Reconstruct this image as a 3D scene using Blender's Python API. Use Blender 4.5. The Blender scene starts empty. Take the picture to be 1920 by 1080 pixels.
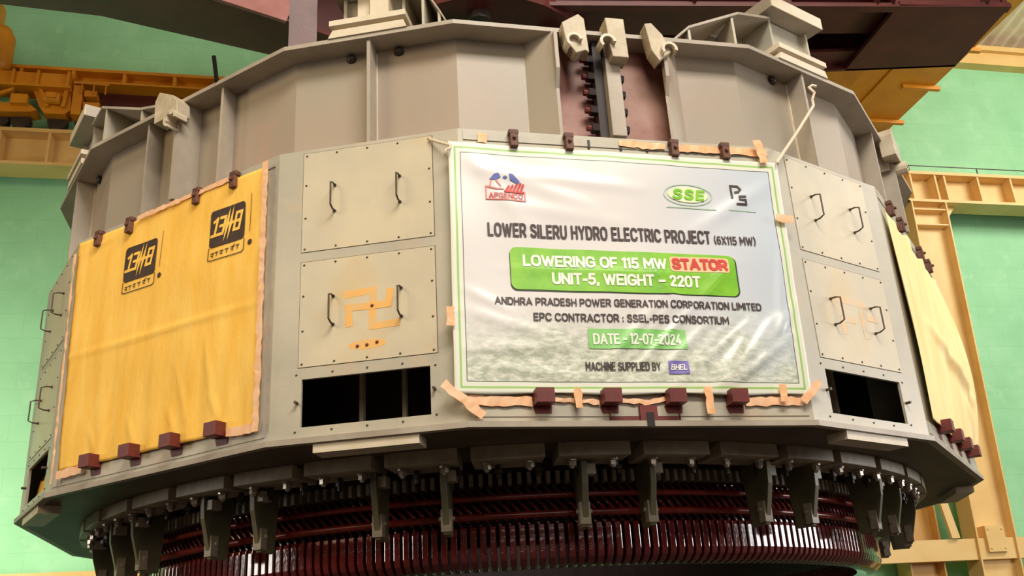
import bpy, bmesh, math, random
from mathutils import Vector, Matrix
from math import sin, cos, pi, radians, sqrt, exp

SC = bpy.context.scene
COL = SC.collection
random.seed(7)

# ------------------------------------------------------------------ camera, world, lights
PITCH, YAW, ROLL = 0.3775939, 0.0199796 + 0.1926953, -0.0598149
CAM = Vector((-1.7047, -8.7376, -1.19967))
fwd = Vector((sin(YAW) * cos(PITCH), cos(YAW) * cos(PITCH), sin(PITCH)))
rgt = Vector((cos(YAW), -sin(YAW), 0))
upv = rgt.cross(fwd)
r2 = cos(ROLL) * rgt + sin(ROLL) * upv
u2 = -sin(ROLL) * rgt + cos(ROLL) * upv
cd = bpy.data.cameras.new('camera')
cd.sensor_width = 36.0
cd.lens = 1782.54 * 36.0 / 1920.0
cd.clip_start = 0.05
cam = bpy.data.objects.new('camera', cd)
COL.objects.link(cam)
cam.matrix_world = Matrix(((r2.x, u2.x, -fwd.x, CAM.x), (r2.y, u2.y, -fwd.y, CAM.y), (r2.z, u2.z, -fwd.z, CAM.z), (0, 0, 0, 1)))
SC.camera = cam

SC.view_settings.view_transform = 'Standard'
SC.view_settings.look = 'None'
SC.view_settings.gamma = 1
SC.view_settings.exposure = 0.0
SC.view_settings.use_curve_mapping = False

wd = bpy.data.worlds.new('hall_air')
SC.world = wd
wd.use_nodes = True
bg = wd.node_tree.nodes['Background']
bg.inputs[0].default_value = (1.0, 0.66, 0.46, 1)
bg.inputs[1].default_value = 0.045

def area(name, loc, target, sx, sy, power, color, spread=180):
    l = bpy.data.lights.new(name, 'AREA')
    l.shape = 'RECTANGLE'; l.size = sx; l.size_y = sy; l.energy = power; l.color = color; l.spread = radians(spread)
    o = bpy.data.objects.new(name, l); COL.objects.link(o)
    o.location = loc
    d = Vector(target) - Vector(loc)
    o.rotation_euler = d.to_track_quat('-Z', 'Y').to_euler()
    return o

# daylight from the high windows behind the photographer, the side windows and the lamps over the back wall, plus an added left fill
area('high_window_daylight', (0.5, -12.5, 9.8), (0, -3.5, 1.2), 8, 3, 1850, (1.0, 0.93, 0.82))
area('door_daylight', (0.5, -16, 4.5), (0, 0, 1.2), 8, 5, 300, (1.0, 0.92, 0.82))
area('window_daylight_right', (13.5, -6.5, 6.0), (1.5, -1.5, 1.5), 6, 4, 150, (1.0, 0.96, 0.92))
area('low_window_right', (13.5, -5.5, 1.3), (1.5, -2.5, 0.2), 8, 2.4, 800, (1.0, 0.97, 0.94))
area('window_daylight_left', (-12, -10.0, 6.0), (-1, -2, 1.2), 5, 4, 620, (1.0, 0.80, 0.48))
area('low_window_left', (-13, -3.5, 1.2), (-2.2, -2.4, -0.4), 2.2, 2.2, 200, (1.0, 0.94, 0.84))
area('bay_lamp_right', (16.5, -1.5, 10.0), (12, 7.7, 3.5), 5, 3, 1080, (1.0, 0.96, 0.86))
area('wall_fill_left', (-13.5, 0.5, 0.6), (-8.6, 7.7, 0.8), 3, 3, 310, (1.0, 0.96, 0.84), 75)  # added fill that brightens the lower left wall, not a known window

# ------------------------------------------------------------------ materials
def lin(c):
    out = []
    for v in c:
        v = v / 255.0
        out.append(v / 12.92 if v <= 0.04045 else ((v + 0.055) / 1.055) ** 2.4)
    return (out[0], out[1], out[2], 1.0)

def mat(name, c1, c2=None, scale=3.0, rough=0.5, metal=0.0, bump=0.0, bscale=40.0, lo=0.35, hi=0.65, stretch=None, c3=None, s3=9.0, lo3=0.55, hi3=0.75, spec=0.5):
    m = bpy.data.materials.new(name)
    m.use_nodes = True
    nt = m.node_tree
    b = nt.nodes['Principled BSDF']
    b.inputs['Roughness'].default_value = rough
    b.inputs['Metallic'].default_value = metal
    b.inputs['Specular IOR Level'].default_value = spec
    if c2 is None and bump == 0:
        b.inputs['Base Color'].default_value = lin(c1)
        return m
    tc = nt.nodes.new('ShaderNodeTexCoord')
    mp = nt.nodes.new('ShaderNodeMapping')
    if stretch: mp.inputs['Scale'].default_value = stretch
    nt.links.new(tc.outputs['Object'], mp.inputs['Vector'])
    def layer(prev, col, sc, a, d):
        n = nt.nodes.new('ShaderNodeTexNoise')
        n.inputs['Scale'].default_value = sc; n.inputs['Detail'].default_value = 6; n.inputs['Roughness'].default_value = 0.6
        nt.links.new(mp.outputs['Vector'], n.inputs['Vector'])
        r = nt.nodes.new('ShaderNodeMapRange')
        r.inputs['From Min'].default_value = a; r.inputs['From Max'].default_value = d
        nt.links.new(n.outputs['Fac'], r.inputs['Value'])
        x = nt.nodes.new('ShaderNodeMix'); x.data_type = 'RGBA'
        nt.links.new(r.outputs['Result'], x.inputs['Factor'])
        if isinstance(prev, tuple): x.inputs['A'].default_value = prev
        else: nt.links.new(prev, x.inputs['A'])
        x.inputs['B'].default_value = col
        return x.outputs['Result']
    out = lin(c1)
    if c2: out = layer(out, lin(c2), scale, lo, hi)
    if c3: out = layer(out, lin(c3), s3, lo3, hi3)
    if isinstance(out, tuple): b.inputs['Base Color'].default_value = out
    else: nt.links.new(out, b.inputs['Base Color'])
    if bump:
        n = nt.nodes.new('ShaderNodeTexNoise'); n.inputs['Scale'].default_value = bscale; n.inputs['Detail'].default_value = 4
        nt.links.new(mp.outputs['Vector'], n.inputs['Vector'])
        bp = nt.nodes.new('ShaderNodeBump'); bp.inputs['Strength'].default_value = bump; bp.inputs['Distance'].default_value = 0.02
        nt.links.new(n.outputs['Fac'], bp.inputs['Height'])
        nt.links.new(bp.outputs['Normal'], b.inputs['Normal'])
    return m

M = {}
M['grey'] = mat('grey_paint', (190, 181, 162), (172, 166, 150), 1.6, 0.42, bump=0.05, bscale=25, c3=(200, 172, 140), s3=2.3)
M['panel'] = mat('panel_grey_paint', (208, 194, 166), (192, 182, 160), 2.2, 0.36, bump=0.04, bscale=8, c3=(206, 176, 124), s3=1.7, lo3=0.58, hi3=0.8)
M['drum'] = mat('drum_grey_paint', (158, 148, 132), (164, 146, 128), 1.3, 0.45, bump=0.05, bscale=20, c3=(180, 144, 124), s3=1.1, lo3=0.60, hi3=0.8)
M['flange'] = mat('flange_grey_paint', (176, 164, 148), (150, 138, 122), 2.0, 0.5, bump=0.06, bscale=30)
M['cream'] = mat('cream_primer', (222, 208, 186), (200, 186, 160), 2.5, 0.5, bump=0.05)
M['under'] = mat('underside_shaded_paint', (104, 90, 72), (78, 66, 52), 1.8, 0.55, bump=0.08)  # grey paint darkened and browned to carry the shade of the underside
M['seg'] = mat('pressure_segment_paint', (188, 176, 154), (140, 128, 108), 3.0, 0.45)
M['olive'] = mat('finger_olive_paint', (118, 112, 84), (88, 84, 60), 4.0, 0.45)
M['rust'] = mat('rust_clip', (120, 78, 58), (86, 48, 36), 14, 0.6)
M['maroon'] = mat('maroon_oxide', (118, 48, 42), (92, 34, 30), 6, 0.5)
M['maroonpatch'] = mat('maroon_oxide_patch', (140, 84, 72), (168, 128, 112), 3.0, 0.5)
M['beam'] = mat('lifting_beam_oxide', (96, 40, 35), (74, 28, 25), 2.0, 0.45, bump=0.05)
M['beampink'] = mat('lifting_beam_lit', (170, 118, 108), (150, 92, 84), 2.5, 0.55)  # paler copy of the beam paint, light on the front face put in
M['coil'] = mat('winding_red_varnish', (112, 22, 22), (78, 12, 14), 9, 0.16, spec=0.6, bump=0.15, bscale=30)
M['coil'].node_tree.nodes['Principled BSDF'].inputs['Coat Weight'].default_value = 1.0
M['coil'].node_tree.nodes['Principled BSDF'].inputs['Coat Roughness'].default_value = 0.08
M['band'] = mat('binding_ring_varnish', (126, 38, 26), (92, 22, 18), 10, 0.25)
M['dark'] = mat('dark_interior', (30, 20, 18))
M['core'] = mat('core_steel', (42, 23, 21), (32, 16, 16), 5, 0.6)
M['steel'] = mat('zinc_steel', (190, 180, 165), (150, 140, 126), 20, 0.3, metal=0.7)
M['darksteel'] = mat('dark_steel', (58, 46, 38), (40, 32, 28), 12, 0.45)
M['screw'] = mat('screw_dark', (74, 60, 44))
M['bounce'] = mat('orange_bounce_band', (176, 138, 98), (156, 118, 84), 3.0, 0.5)  # unused; warm bounced light in the flange shadow, as a colour
M['yellow'] = mat('yellow_cloth', (255, 208, 106), (248, 192, 80), 3.0, 0.75, bump=0.12, bscale=30, stretch=(3, 3, 0.6), spec=0.25)
M['paleyellow'] = mat('pale_yellow_cloth', (255, 230, 172), (250, 216, 146), 3.0, 0.75, bump=0.10, bscale=30, stretch=(3, 3, 0.6), spec=0.25)
M['ink'] = mat('brown_black_ink', (54, 38, 30), (72, 52, 40), 30, 0.6)
M['tape'] = mat('orange_masking_tape', (238, 170, 112), (244, 196, 150), 14, 0.5)
M['tapelight'] = mat('peach_masking_tape', (244, 204, 168), (240, 180, 130), 10, 0.5)
M['paint'] = mat('turmeric_orange_paint', (236, 180, 100), (212, 186, 140), 14, 0.6, lo=0.50, hi=0.74)
M['paintfaint'] = mat('faint_orange_paint', (232, 186, 134), (206, 190, 164), 14, 0.5, lo=0.40, hi=0.60)
M['vermilion'] = mat('vermilion_dot', (120, 48, 30))
M['rope'] = mat('pale_rope', (232, 214, 190), (206, 186, 156), 60, 0.7)
M['green'] = mat('mint_green_wall_paint', (156, 216, 166), (142, 204, 152), 0.9, 0.6, bump=0.12, bscale=6, c3=(165, 219, 172), s3=3.0)
M['beige'] = mat('beige_girder_paint', (232, 196, 128), (222, 182, 110), 1.2, 0.5)
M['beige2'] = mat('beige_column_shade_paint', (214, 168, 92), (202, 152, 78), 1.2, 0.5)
M['orange'] = mat('crane_orange_paint', (226, 152, 28), (208, 132, 20), 1.6, 0.42)
M['roof'] = mat('pale_corrugated_roof', (236, 226, 204), (216, 204, 176), 3.0, 0.5)
M['floor'] = mat('hall_concrete', (52, 40, 30), (42, 31, 23), 0.6, 0.7)
M['black'] = mat('black_rod', (20, 17, 16), rough=0.8, spec=0.1)
# printed inks of the banner
M['inkblack'] = mat('print_charcoal', (66, 50, 48))
M['inkgreen'] = mat('print_leaf_green', (120, 190, 56), (146, 206, 62), 6, 0.35)
M['inkdategreen'] = mat('print_date_green', (150, 212, 128), (132, 200, 108), 6, 0.35)
M['inkdark'] = mat('print_dark_green', (42, 56, 30))
M['inkwhite'] = mat('print_white', (246, 246, 232))
M['inkred'] = mat('print_red', (206, 62, 52))
M['inkglow'] = mat('print_pale_peach', (250, 200, 150))
M['inkblue'] = mat('print_blue', (92, 104, 176))
M['inkviolet'] = mat('print_violet', (124, 112, 186))
M['inkpink'] = mat('print_pink_red', (226, 130, 122))
M['inklime'] = mat('print_pale_lime', (226, 242, 190))
M['inkline'] = mat('print_grey_green', (176, 204, 176))

# ------------------------------------------------------------------ mesh helpers
class MB:
    """collects faces into one mesh"""
    def __init__(s): s.v = []; s.f = []
    def add(s, vs, fs):
        k = len(s.v); s.v += [tuple(p) for p in vs]; s.f += [tuple(i + k for i in f) for f in fs]; return s
    def box(s, x0, x1, y0, y1, z0, z1):
        vs = [(x0, y0, z0), (x1, y0, z0), (x1, y1, z0), (x0, y1, z0), (x0, y0, z1), (x1, y0, z1), (x1, y1, z1), (x0, y1, z1)]
        return s.add(vs, [(0, 3, 2, 1), (4, 5, 6, 7), (0, 1, 5, 4), (1, 2, 6, 5), (2, 3, 7, 6), (3, 0, 4, 7)])
    def prism(s, poly, ext):
        """poly: list of 3D points (planar), ext: extrusion vector"""
        n = len(poly); e = Vector(ext)
        vs = [Vector(p) for p in poly] + [Vector(p) + e for p in poly]
        fs = [tuple(range(n))[::-1], tuple(range(n, 2 * n))] + [(i, (i + 1) % n, n + (i + 1) % n, n + i) for i in range(n)]
        return s.add(vs, fs)
    def cyl(s, p0, p1, r, n=12, r1=None, cap=True):
        p0 = Vector(p0); p1 = Vector(p1); d = (p1 - p0).normalized()
        a = d.orthogonal().normalized(); b = d.cross(a)
        r1 = r if r1 is None else r1
        vs = [p0 + (a * cos(2 * pi * i / n) + b * sin(2 * pi * i / n)) * r for i in range(n)] + \
             [p1 + (a * cos(2 * pi * i / n) + b * sin(2 * pi * i / n)) * r1 for i in range(n)]
        fs = [(i, (i + 1) % n, n + (i + 1) % n, n + i) for i in range(n)]
        if cap: fs += [tuple(range(n))[::-1], tuple(range(n, 2 * n))]
        return s.add(vs, fs)
    def tube(s, pts, r, n=8):
        pts = [Vector(p) for p in pts]
        rings = []
        a = None
        for i, p in enumerate(pts):
            d = (pts[min(i + 1, len(pts) - 1)] - pts[max(i - 1, 0)]).normalized()
            if a is None: a = d.orthogonal().normalized()
            a = (a - d * a.dot(d)).normalized(); b = d.cross(a)
            rings.append([p + (a * cos(2 * pi * k / n) + b * sin(2 * pi * k / n)) * r for k in range(n)])
        vs = [q for rg in rings for q in rg]
        fs = []
        for i in range(len(pts) - 1):
            for k in range(n):
                fs.append((i * n + k, i * n + (k + 1) % n, (i + 1) * n + (k + 1) % n, (i + 1) * n + k))
        fs += [tuple(range(n))[::-1], tuple(range((len(pts) - 1) * n, len(pts) * n))]
        return s.add(vs, fs)
    def dome(s, c, axis, r, n=10, m=4, h=1.0):
        c = Vector(c); d = Vector(axis).normalized(); a = d.orthogonal().normalized(); b = d.cross(a)
        vs = []
        for j in range(m):
            t = (pi / 2) * j / m
            vs += [c + (a * cos(2 * pi * i / n) + b * sin(2 * pi * i / n)) * r * cos(t) + d * r * h * sin(t) for i in range(n)]
        vs.append(c + d * r * h)
        fs = [(j * n + i, j * n + (i + 1) % n, (j + 1) * n + (i + 1) % n, (j + 1) * n + i) for j in range(m - 1) for i in range(n)]
        fs += [((m - 1) * n + i, (m - 1) * n + (i + 1) % n, m * n) for i in range(n)]
        fs.append(tuple(range(n))[::-1])
        return s.add(vs, fs)
    def lathe(s, prof, n, a0=0.0, a1=2 * pi):
        """prof: closed list of (r, z)"""
        full = abs(a1 - a0 - 2 * pi) < 1e-6
        k = n if full else n + 1
        vs = []
        for i in range(k):
            a = a0 + (a1 - a0) * i / n
            vs += [(r * sin(a), -r * cos(a), z) for r, z in prof]
        m = len(prof); fs = []
        for i in range(n):
            j = (i + 1) % k
            for q in range(m):
                fs.append((i * m + q, j * m + q, j * m + (q + 1) % m, i * m + (q + 1) % m))
        return s.add(vs, fs)
    def build(s, name, m, parent=None, smooth=False, bevel=0.0, recalc=True):
        me = bpy.data.meshes.new(name)
        me.from_pydata(s.v, [], s.f)
        if recalc:
            bm = bmesh.new(); bm.from_mesh(me); bmesh.ops.recalc_face_normals(bm, faces=bm.faces); bm.to_mesh(me); bm.free()
        me.materials.append(M[m] if isinstance(m, str) else m)
        if smooth:
            for p in me.polygons: p.use_smooth = True
        o = bpy.data.objects.new(name, me)
        COL.objects.link(o)
        if parent: o.parent = parent
        if bevel:
            b = o.modifiers.new('edge', 'BEVEL'); b.width = bevel; b.segments = 2; b.limit_method = 'ANGLE'
        return o

def tag(o, label=None, cat=None, group=None, kind=None):
    if label: o['label'] = label
    if cat: o['category'] = cat
    if group: o['group'] = group
    if kind: o['kind'] = kind
    return o

def empty(name, loc=(0, 0, 0), parent=None):
    o = bpy.data.objects.new(name, None); COL.objects.link(o); o.location = loc
    o.empty_display_size = 0.2
    if parent: o.parent = parent
    return o

def dup(o, rz, parent=None):
    c = o.copy(); COL.objects.link(c); c.rotation_euler.z = rz
    if parent: c.parent = parent
    for ch in list(o.children):
        d = ch.copy(); COL.objects.link(d); d.parent = c
        for g in list(ch.children):
            e = g.copy(); COL.objects.link(e); e.parent = d
    return c

# ------------------------------------------------------------------ the drum's measures (metres, stator axis at the origin, underside at z = 0)
R = 4.0
AL = 0.25246                       # half angle of a wide face
BE = pi / 8 - AL                   # half angle of a narrow face
PHI = radians(12.0362 - 11.0407)   # heading of the banner face
ST = pi / 8
ZM, ZT = 1.78592, 2.5755
APW, APN = R * cos(AL), R * cos(BE)
HW, HN = R * sin(AL), R * sin(BE)
FLOOR_Z = -2.8

def fang(i): return PHI + i * ST
def ap(i): return APW if i % 2 == 0 else APN
def hw(i): return HW if i % 2 == 0 else HN
def F(i, u, z, o=0.0):
    """point on face i: u along it, z up, o outward"""
    a = fang(i); q = ap(i) + o
    return Vector((q * sin(a) + u * cos(a), -q * cos(a) + u * sin(a), z))
def Fm(i):
    a = fang(i)
    return Matrix.Rotation(a, 4, 'Z') @ Matrix.Translation((0, -ap(i), 0))
def U(x, y, z):
    """old survey frame -> hall frame (turned so that the back wall runs along x)"""
    c, s = 0.98149532, 0.19148613
    return Vector((x * c + y * s, -x * s + y * c, z))

def polyring(off):
    """the 16-gon outline, shifted outward by off"""
    pts = []
    for i in range(16):
        a0 = PHI + i * ST
        h = AL if i % 2 == 0 else BE
        # vertex between face i and face i+1
        a = a0 + h
        k = 1 + off / (R * cos((AL + BE) / 2))
        pts.append((R * k * sin(a), -R * k * cos(a)))
    return pts

def ringplate(off_out, off_in, z0, z1):
    mb = MB()
    A = polyring(off_out); B = polyring(off_in); n = 16
    vs = [(x, y, z0) for x, y in A] + [(x, y, z1) for x, y in A] + [(x, y, z0) for x, y in B] + [(x, y, z1) for x, y in B]
    fs = []
    for i in range(n):
        j = (i + 1) % n
        fs += [(i, j, n + j, n + i), (2 * n + i, 3 * n + i, 3 * n + j, 2 * n + j), (i, 2 * n + i, 2 * n + j, j), (n + i, n + j, 3 * n + j, 3 * n + i)]
    return mb.add(vs, fs)

# ------------------------------------------------------------------ hall (structure)
WY = 6.925            # front plane of the runway girder
WALLY = 7.75
SX = -7.245           # s -> x
def struct(o, label, cat):
    return tag(o, label, cat, kind='structure')

mb = MB(); mb.box(-22, 30, -24, WALLY + 0.3, FLOOR_Z - 0.2, FLOOR_Z)
struct(mb.build('floor', 'floor'), 'dark concrete hall floor below the hanging stator', 'floor')

# green wall with brick courses
gm = M['green']; nt = gm.node_tree; b = nt.nodes['Principled BSDF']
tc = nt.nodes.new('ShaderNodeTexCoord'); mp = nt.nodes.new('ShaderNodeMapping'); mp.inputs['Rotation'].default_value = (radians(90), 0, 0)
bt = nt.nodes.new('ShaderNodeTexBrick'); bt.inputs['Scale'].default_value = 1.0
bt.inputs['Brick Width'].default_value = 0.9; bt.inputs['Row Height'].default_value = 0.42; bt.inputs['Mortar Size'].default_value = 0.008
bt.inputs['Color1'].default_value = (1, 1, 1, 1); bt.inputs['Color2'].default_value = (.97, .98, .97, 1); bt.inputs['Mortar'].default_value = (.88, .92, .87, 1)
nz = nt.nodes.new('ShaderNodeTexNoise'); nz.inputs['Scale'].default_value = 2.5
ad = nt.nodes.new('ShaderNodeMix'); ad.data_type = 'VECTOR'; ad.inputs['Factor'].default_value = 0.05
nt.links.new(tc.outputs['Object'], nz.inputs['Vector']); nt.links.new(tc.outputs['Object'], ad.inputs['A']); nt.links.new(nz.outputs['Color'], ad.inputs['B'])
nt.links.new(ad.outputs['Result'], mp.inputs['Vector']); nt.links.new(mp.outputs['Vector'], bt.inputs['Vector'])
mx = nt.nodes.new('ShaderNodeMix'); mx.data_type = 'RGBA'; mx.blend_type = 'MULTIPLY'; mx.inputs['Factor'].default_value = 0.9
old = b.inputs['Base Color'].links[0].from_socket
nt.links.new(old, mx.inputs['A']); nt.links.new(bt.outputs['Color'], mx.inputs['B']); nt.links.new(mx.outputs['Result'], b.inputs['Base Color'])

mb = MB(); mb.box(-14, 22, WALLY, WALLY + 0.3, FLOOR_Z, 11.3)
struct(mb.build('wall_back', 'green'), 'mint green painted brick back wall of the powerhouse', 'wall')
# crack / cable on the upper wall
# wall-head beam
mb = MB(); mb.box(-14, 22, WALLY - 0.25, WALLY + 0.3, 11.3, 11.62); mb.box(-14, 22, WALLY - 0.36, WALLY + 0.3, 11.62, 11.75)
struct(mb.build('trim_1', 'beige'), 'beige beam along the head of the back wall', 'beam')
# corrugated roof sheet, climbing towards the hall's middle
mb = MB(); vs = []; fs = []
nx = 1440
for j, (yy, zz) in enumerate(((WALLY + 0.3, 11.85), (-20.0, 17.2))):
    for i in range(nx + 1):
        vs.append((-14 + 36.0 * i / nx, yy, zz + 0.045 * sin(2 * pi * i / 12.0)))
for i in range(nx): fs.append((i, i + 1, nx + 2 + i, nx + 1 + i))
mb.add(vs, fs)
ro = mb.build('ceiling', 'roof', recalc=False)
sm = ro.modifiers.new('sheet', 'SOLIDIFY'); sm.thickness = 0.02
struct(ro, 'pale corrugated roof sheeting over the green wall', 'roof')

# runway girder along the wall
mb = MB()
x0, x1 = -12.5, 21.0
mb.box(x0, x1, WY, WY + 0.5, 7.93, 8.0)          # top flange
mb.box(x0, x1, WY, WY + 0.5, 7.28, 7.34)         # bottom flange
mb.box(x0, x1, WY + 0.28, WY + 0.32, 7.34, 7.93)  # web
for k in range(-6, 36):
    xs = SX + 0.81 + 0.8 * k
    mb.box(xs - 0.02, xs + 0.02, WY + 0.02, WY + 0.28, 7.34, 7.93)
mb.box(SX + 18.19 - .02, SX + 18.19 + .02, WY + 0.02, WY + 0.28, 7.34, 7.93)
mb.box(x0, x1, WY + 0.5, WALLY - 0.002, 7.93, 7.99)
struct(mb.build('runway_girder', 'beige'), 'beige crane runway girder with web stiffeners along the back wall', 'girder')
# thin conductor rail on stubs above it
mb = MB(); mb.cyl((SX + 13, WY + 0.45, 8.39), (SX + 28, WY + 0.45, 8.39), 0.012, 6)
for s in (14.9, 16.4, 17.95, 19.62, 21.2, 22.8): mb.cyl((SX + s, WY + 0.45, 8.0), (SX + s, WY + 0.45, 8.39), 0.015, 6)
struct(mb.build('guard_rail', 'darksteel'), 'thin dark rail on stubs above the runway girder', 'rail')

# columns: H section, web facing the hall
def column(s0, s1, ytop, zt_, lean, name, label, m, y):
    mb = MB()
    def sl(sa, sb, ya, yb, za, zb):
        da = lean * (7.28 - za); db = lean * (7.28 - zb)
        vs = [(SX + sa - da, ya, za), (SX + sb - da, ya, za), (SX + sb - da, yb, za), (SX + sa - da, yb, za),
              (SX + sa - db, ya, zb), (SX + sb - db, ya, zb), (SX + sb - db, yb, zb), (SX + sa - db, yb, zb)]
        mb.add(vs, [(0, 3, 2, 1), (4, 5, 6, 7), (0, 1, 5, 4), (1, 2, 6, 5), (2, 3, 7, 6), (3, 0, 4, 7)])
    sl(s0, s0 + 0.03, y, y + 0.42, FLOOR_Z, zt_)
    sl(s1 - 0.03, s1, y, y + 0.42, FLOOR_Z, zt_)
    sl(s0 + 0.03, s1 - 0.03, y + 0.20, y + 0.24, FLOOR_Z, zt_)
    for z in (6.75, 7.1):
        sl(s0 + 0.03, s1 - 0.03, y + 0.02, y + 0.20, z, z + 0.03)
    return mb, struct(mb.build(name, m), label, 'column')
column(17.48, 18.30, WY, 7.28, 0.040, 'steel_column', 'beige steel column under the runway girder beside the stator', 'beige', WY)
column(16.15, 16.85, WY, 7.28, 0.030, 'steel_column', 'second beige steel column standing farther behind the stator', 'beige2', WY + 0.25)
mb = MB(); mb.prism([(SX + 18.30, WY + 0.2, 7.28), (SX + 18.62, WY + 0.2, 7.28), (SX + 18.30, WY + 0.2, 6.86)], (0, 0.06, 0))
mb.box(SX + 17.4, SX + 17.46, WY, WY + .1, 7.28, 7.3)
struct(mb.build('knee_bracket', 'beige'), 'beige triangular knee bracket between column and runway girder', 'bracket')
# low bracing
mb = MB(); mb.box(-13, 15.2, WY + 0.05, WY + 0.3, 0.10, 0.47)
struct(mb.build('tie_beam', 'beige'), 'low beige tie beam running between the columns', 'beam')
mb = MB(); mb.prism([(SX + 16.42, WY - 0.02, 2.4), (SX + 16.55, WY - 0.02, 2.4), (SX + 16.86, WY - 0.02, 0.48), (SX + 16.70, WY - 0.02, 0.48)], (0, 0.06, 0))
struct(mb.build('brace_strut', 'beige'), 'narrow beige strut standing on the low tie beam', 'strut')
mb = MB(); mb.box(SX + 17.40, SX + 17.78, WY - 0.014, WY - 0.002, 0.22, 0.68)
for zz in (0.28, 0.62):
    for ss in (17.45, 17.73): mb.dome((SX + ss, WY - 0.012, zz), (0, -1, 0), 0.02, 8, 3)
mb.box(SX + 17.40, SX + 17.78, WY - 0.002, WY + 0.21, 0.22, 0.68)
struct(mb.build('splice_plate', 'beige'), 'bolted beige splice plate low on the front column', 'plate')

# ------------------------------------------------------------------ overhead crane
crane = empty('overhead_crane', (SX + 8.5, WY + 0.2, 8.0))
tag(crane, 'orange overhead travelling crane riding on the runway girder behind the stator', 'crane')
def cpart(mb, name, m, **k):
    o = mb.build(name, m, crane, **k); o.matrix_parent_inverse = Matrix.Translation(-crane.location); return o
mb = MB()      # end carriage
ex0, ex1 = SX + 0.0, SX + 17.4
mb.box(ex0, ex1, WY - 0.02, WY + 0.5, 9.22, 9.28); mb.box(ex0, ex1, WY - 0.02, WY + 0.5, 8.98, 9.02); mb.box(ex0, ex1, WY + 0.2, WY + 0.26, 9.02, 9.22)
for k in range(22):
    xs = SX + 0.2 + 0.87 * k
    if xs < ex1: mb.box(xs - 0.03, xs + 0.03, WY - 0.01, WY + 0.2, 9.02, 9.22)
cpart(mb, 'end_carriage', 'orange')
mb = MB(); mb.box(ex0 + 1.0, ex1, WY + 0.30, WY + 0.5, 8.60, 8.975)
cpart(mb, 'shaded_skirt', 'beam')  # skirt of the end carriage, its shade put into the maroon colour
mb = MB()      # right bridge girder: box section running out over the hall
gx0, gx1 = 8.35, 9.92
mb.box(gx0, gx1, -3.0, WY + 0.4, 8.9, 10.7)
mb.box(gx0 - 0.06, gx0 + 0.25, -3.0, WY + 0.35, 8.86, 8.9)
mb.box(gx0 + 0.45, gx1 + 0.04, -3.0, WY + 0.35, 8.86, 8.9)
cpart(mb, 'bridge_girder', 'orange')
for yy in (6.4, 5.15, 3.9):
    mb = MB(); mb.box(gx1 - 0.65, gx1 + 0.16, yy - 0.04, yy + 0.04, 8.78, 8.86)
    cpart(mb, 'walkway_bracket', 'orange')
mb = MB()      # left bridge girder
mb.box(SX - 1.9, SX - 0.35, -3.0, WY + 0.4, 8.95, 10.7)
cpart(mb, 'bridge_girder', 'orange')
mb = MB()      # added unseen box and beams that shade the upper left wall
mb.box(-7.5, -0.5, -3.2, 0.2, 6.9, 9.3); mb.box(-7.9, 8.4, -2.9, -2.5, 9.3, 9.8); mb.box(-7.9, 8.4, -0.5, -0.1, 9.3, 9.8)
cpart(mb, 'shade_block', 'orange')
mb = MB()      # rounded end of the left girder
mb.lathe([(0.001, 0), (0.5, 0), (0.62, 0.2), (0.62, 0.75), (0.45, 0.95), (0.001, 0.95)], 20)
for i, v in enumerate(mb.v): mb.v[i] = (v[0] * 0.55 + SX - 0.28, v[1] * 0.4 + WY - 0.1, v[2] + 9.0)
cpart(mb, 'gearbox_cover', 'orange', smooth=True)
# bogie with wheel frames, motor and guards
mb = MB()
mb.box(SX - 0.3, SX + 1.12, WY - 0.25, WY + 0.1, 8.72, 8.98)
mb.box(SX - 0.3, SX + 1.14, WY - 0.32, WY + 0.1, 8.66, 8.70)
for s in (0.18, 0.58, 1.08): mb.box(SX + s - 0.02, SX + s + 0.02, WY - 0.31, WY - 0.25, 8.68, 9.0)
cpart(mb, 'bogie_box', 'orange')
mb = MB()
mb.prism([(SX + 0.5, WY - 0.15, 8.66), (SX + 1.12, WY - 0.15, 8.66), (SX + 1.14, WY - 0.15, 8.30), (SX + 1.05, WY - 0.15, 8.22), (SX + 0.72, WY - 0.15, 8.22), (SX + 0.62, WY - 0.15, 8.36)], (0, 0.3, 0))
mb.prism([(SX + 0.60, WY - 0.22, 8.66), (SX + 0.66, WY - 0.22, 8.66), (SX + 0.80, WY - 0.22, 8.34), (SX + 0.74, WY - 0.22, 8.32)], (0, 0.07, 0))
mb.prism([(SX + 1.02, WY - 0.22, 8.66), (SX + 1.08, WY - 0.22, 8.66), (SX + 1.05, WY - 0.22, 8.32), (SX + 0.99, WY - 0.22, 8.34)], (0, 0.07, 0))
cpart(mb, 'wheel_frame', 'orange')
mb = MB(); mb.cyl((SX + 0.73, WY - 0.24, 8.47), (SX + 0.98, WY - 0.24, 8.47), 0.10, 14); mb.box(SX + 0.78, SX + 0.93, WY - 0.36, WY - 0.26, 8.42, 8.52)
cpart(mb, 'drive_motor', 'orange', smooth=False)
mb = MB()
mb.prism([(SX - 0.3, WY - 0.15, 8.40), (SX + 0.45, WY - 0.15, 8.40), (SX + 0.6, WY - 0.15, 8.28), (SX + 0.5, WY - 0.15, 8.24), (SX - 0.3, WY - 0.15, 8.20)], (0, 0.3, 0))
mb.box(SX + 0.18, SX + 0.45, WY - 0.26, WY - 0.15, 8.34, 8.52)
mb.prism([(SX - 0.3, WY - 0.25, 8.42), (SX - 0.3, WY - 0.25, 8.34), (SX + 0.20, WY - 0.25, 8.60), (SX + 0.20, WY - 0.25, 8.66)], (0, 0.08, 0))
cpart(mb, 'wheel_frame', 'orange')
mb = MB()
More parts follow.
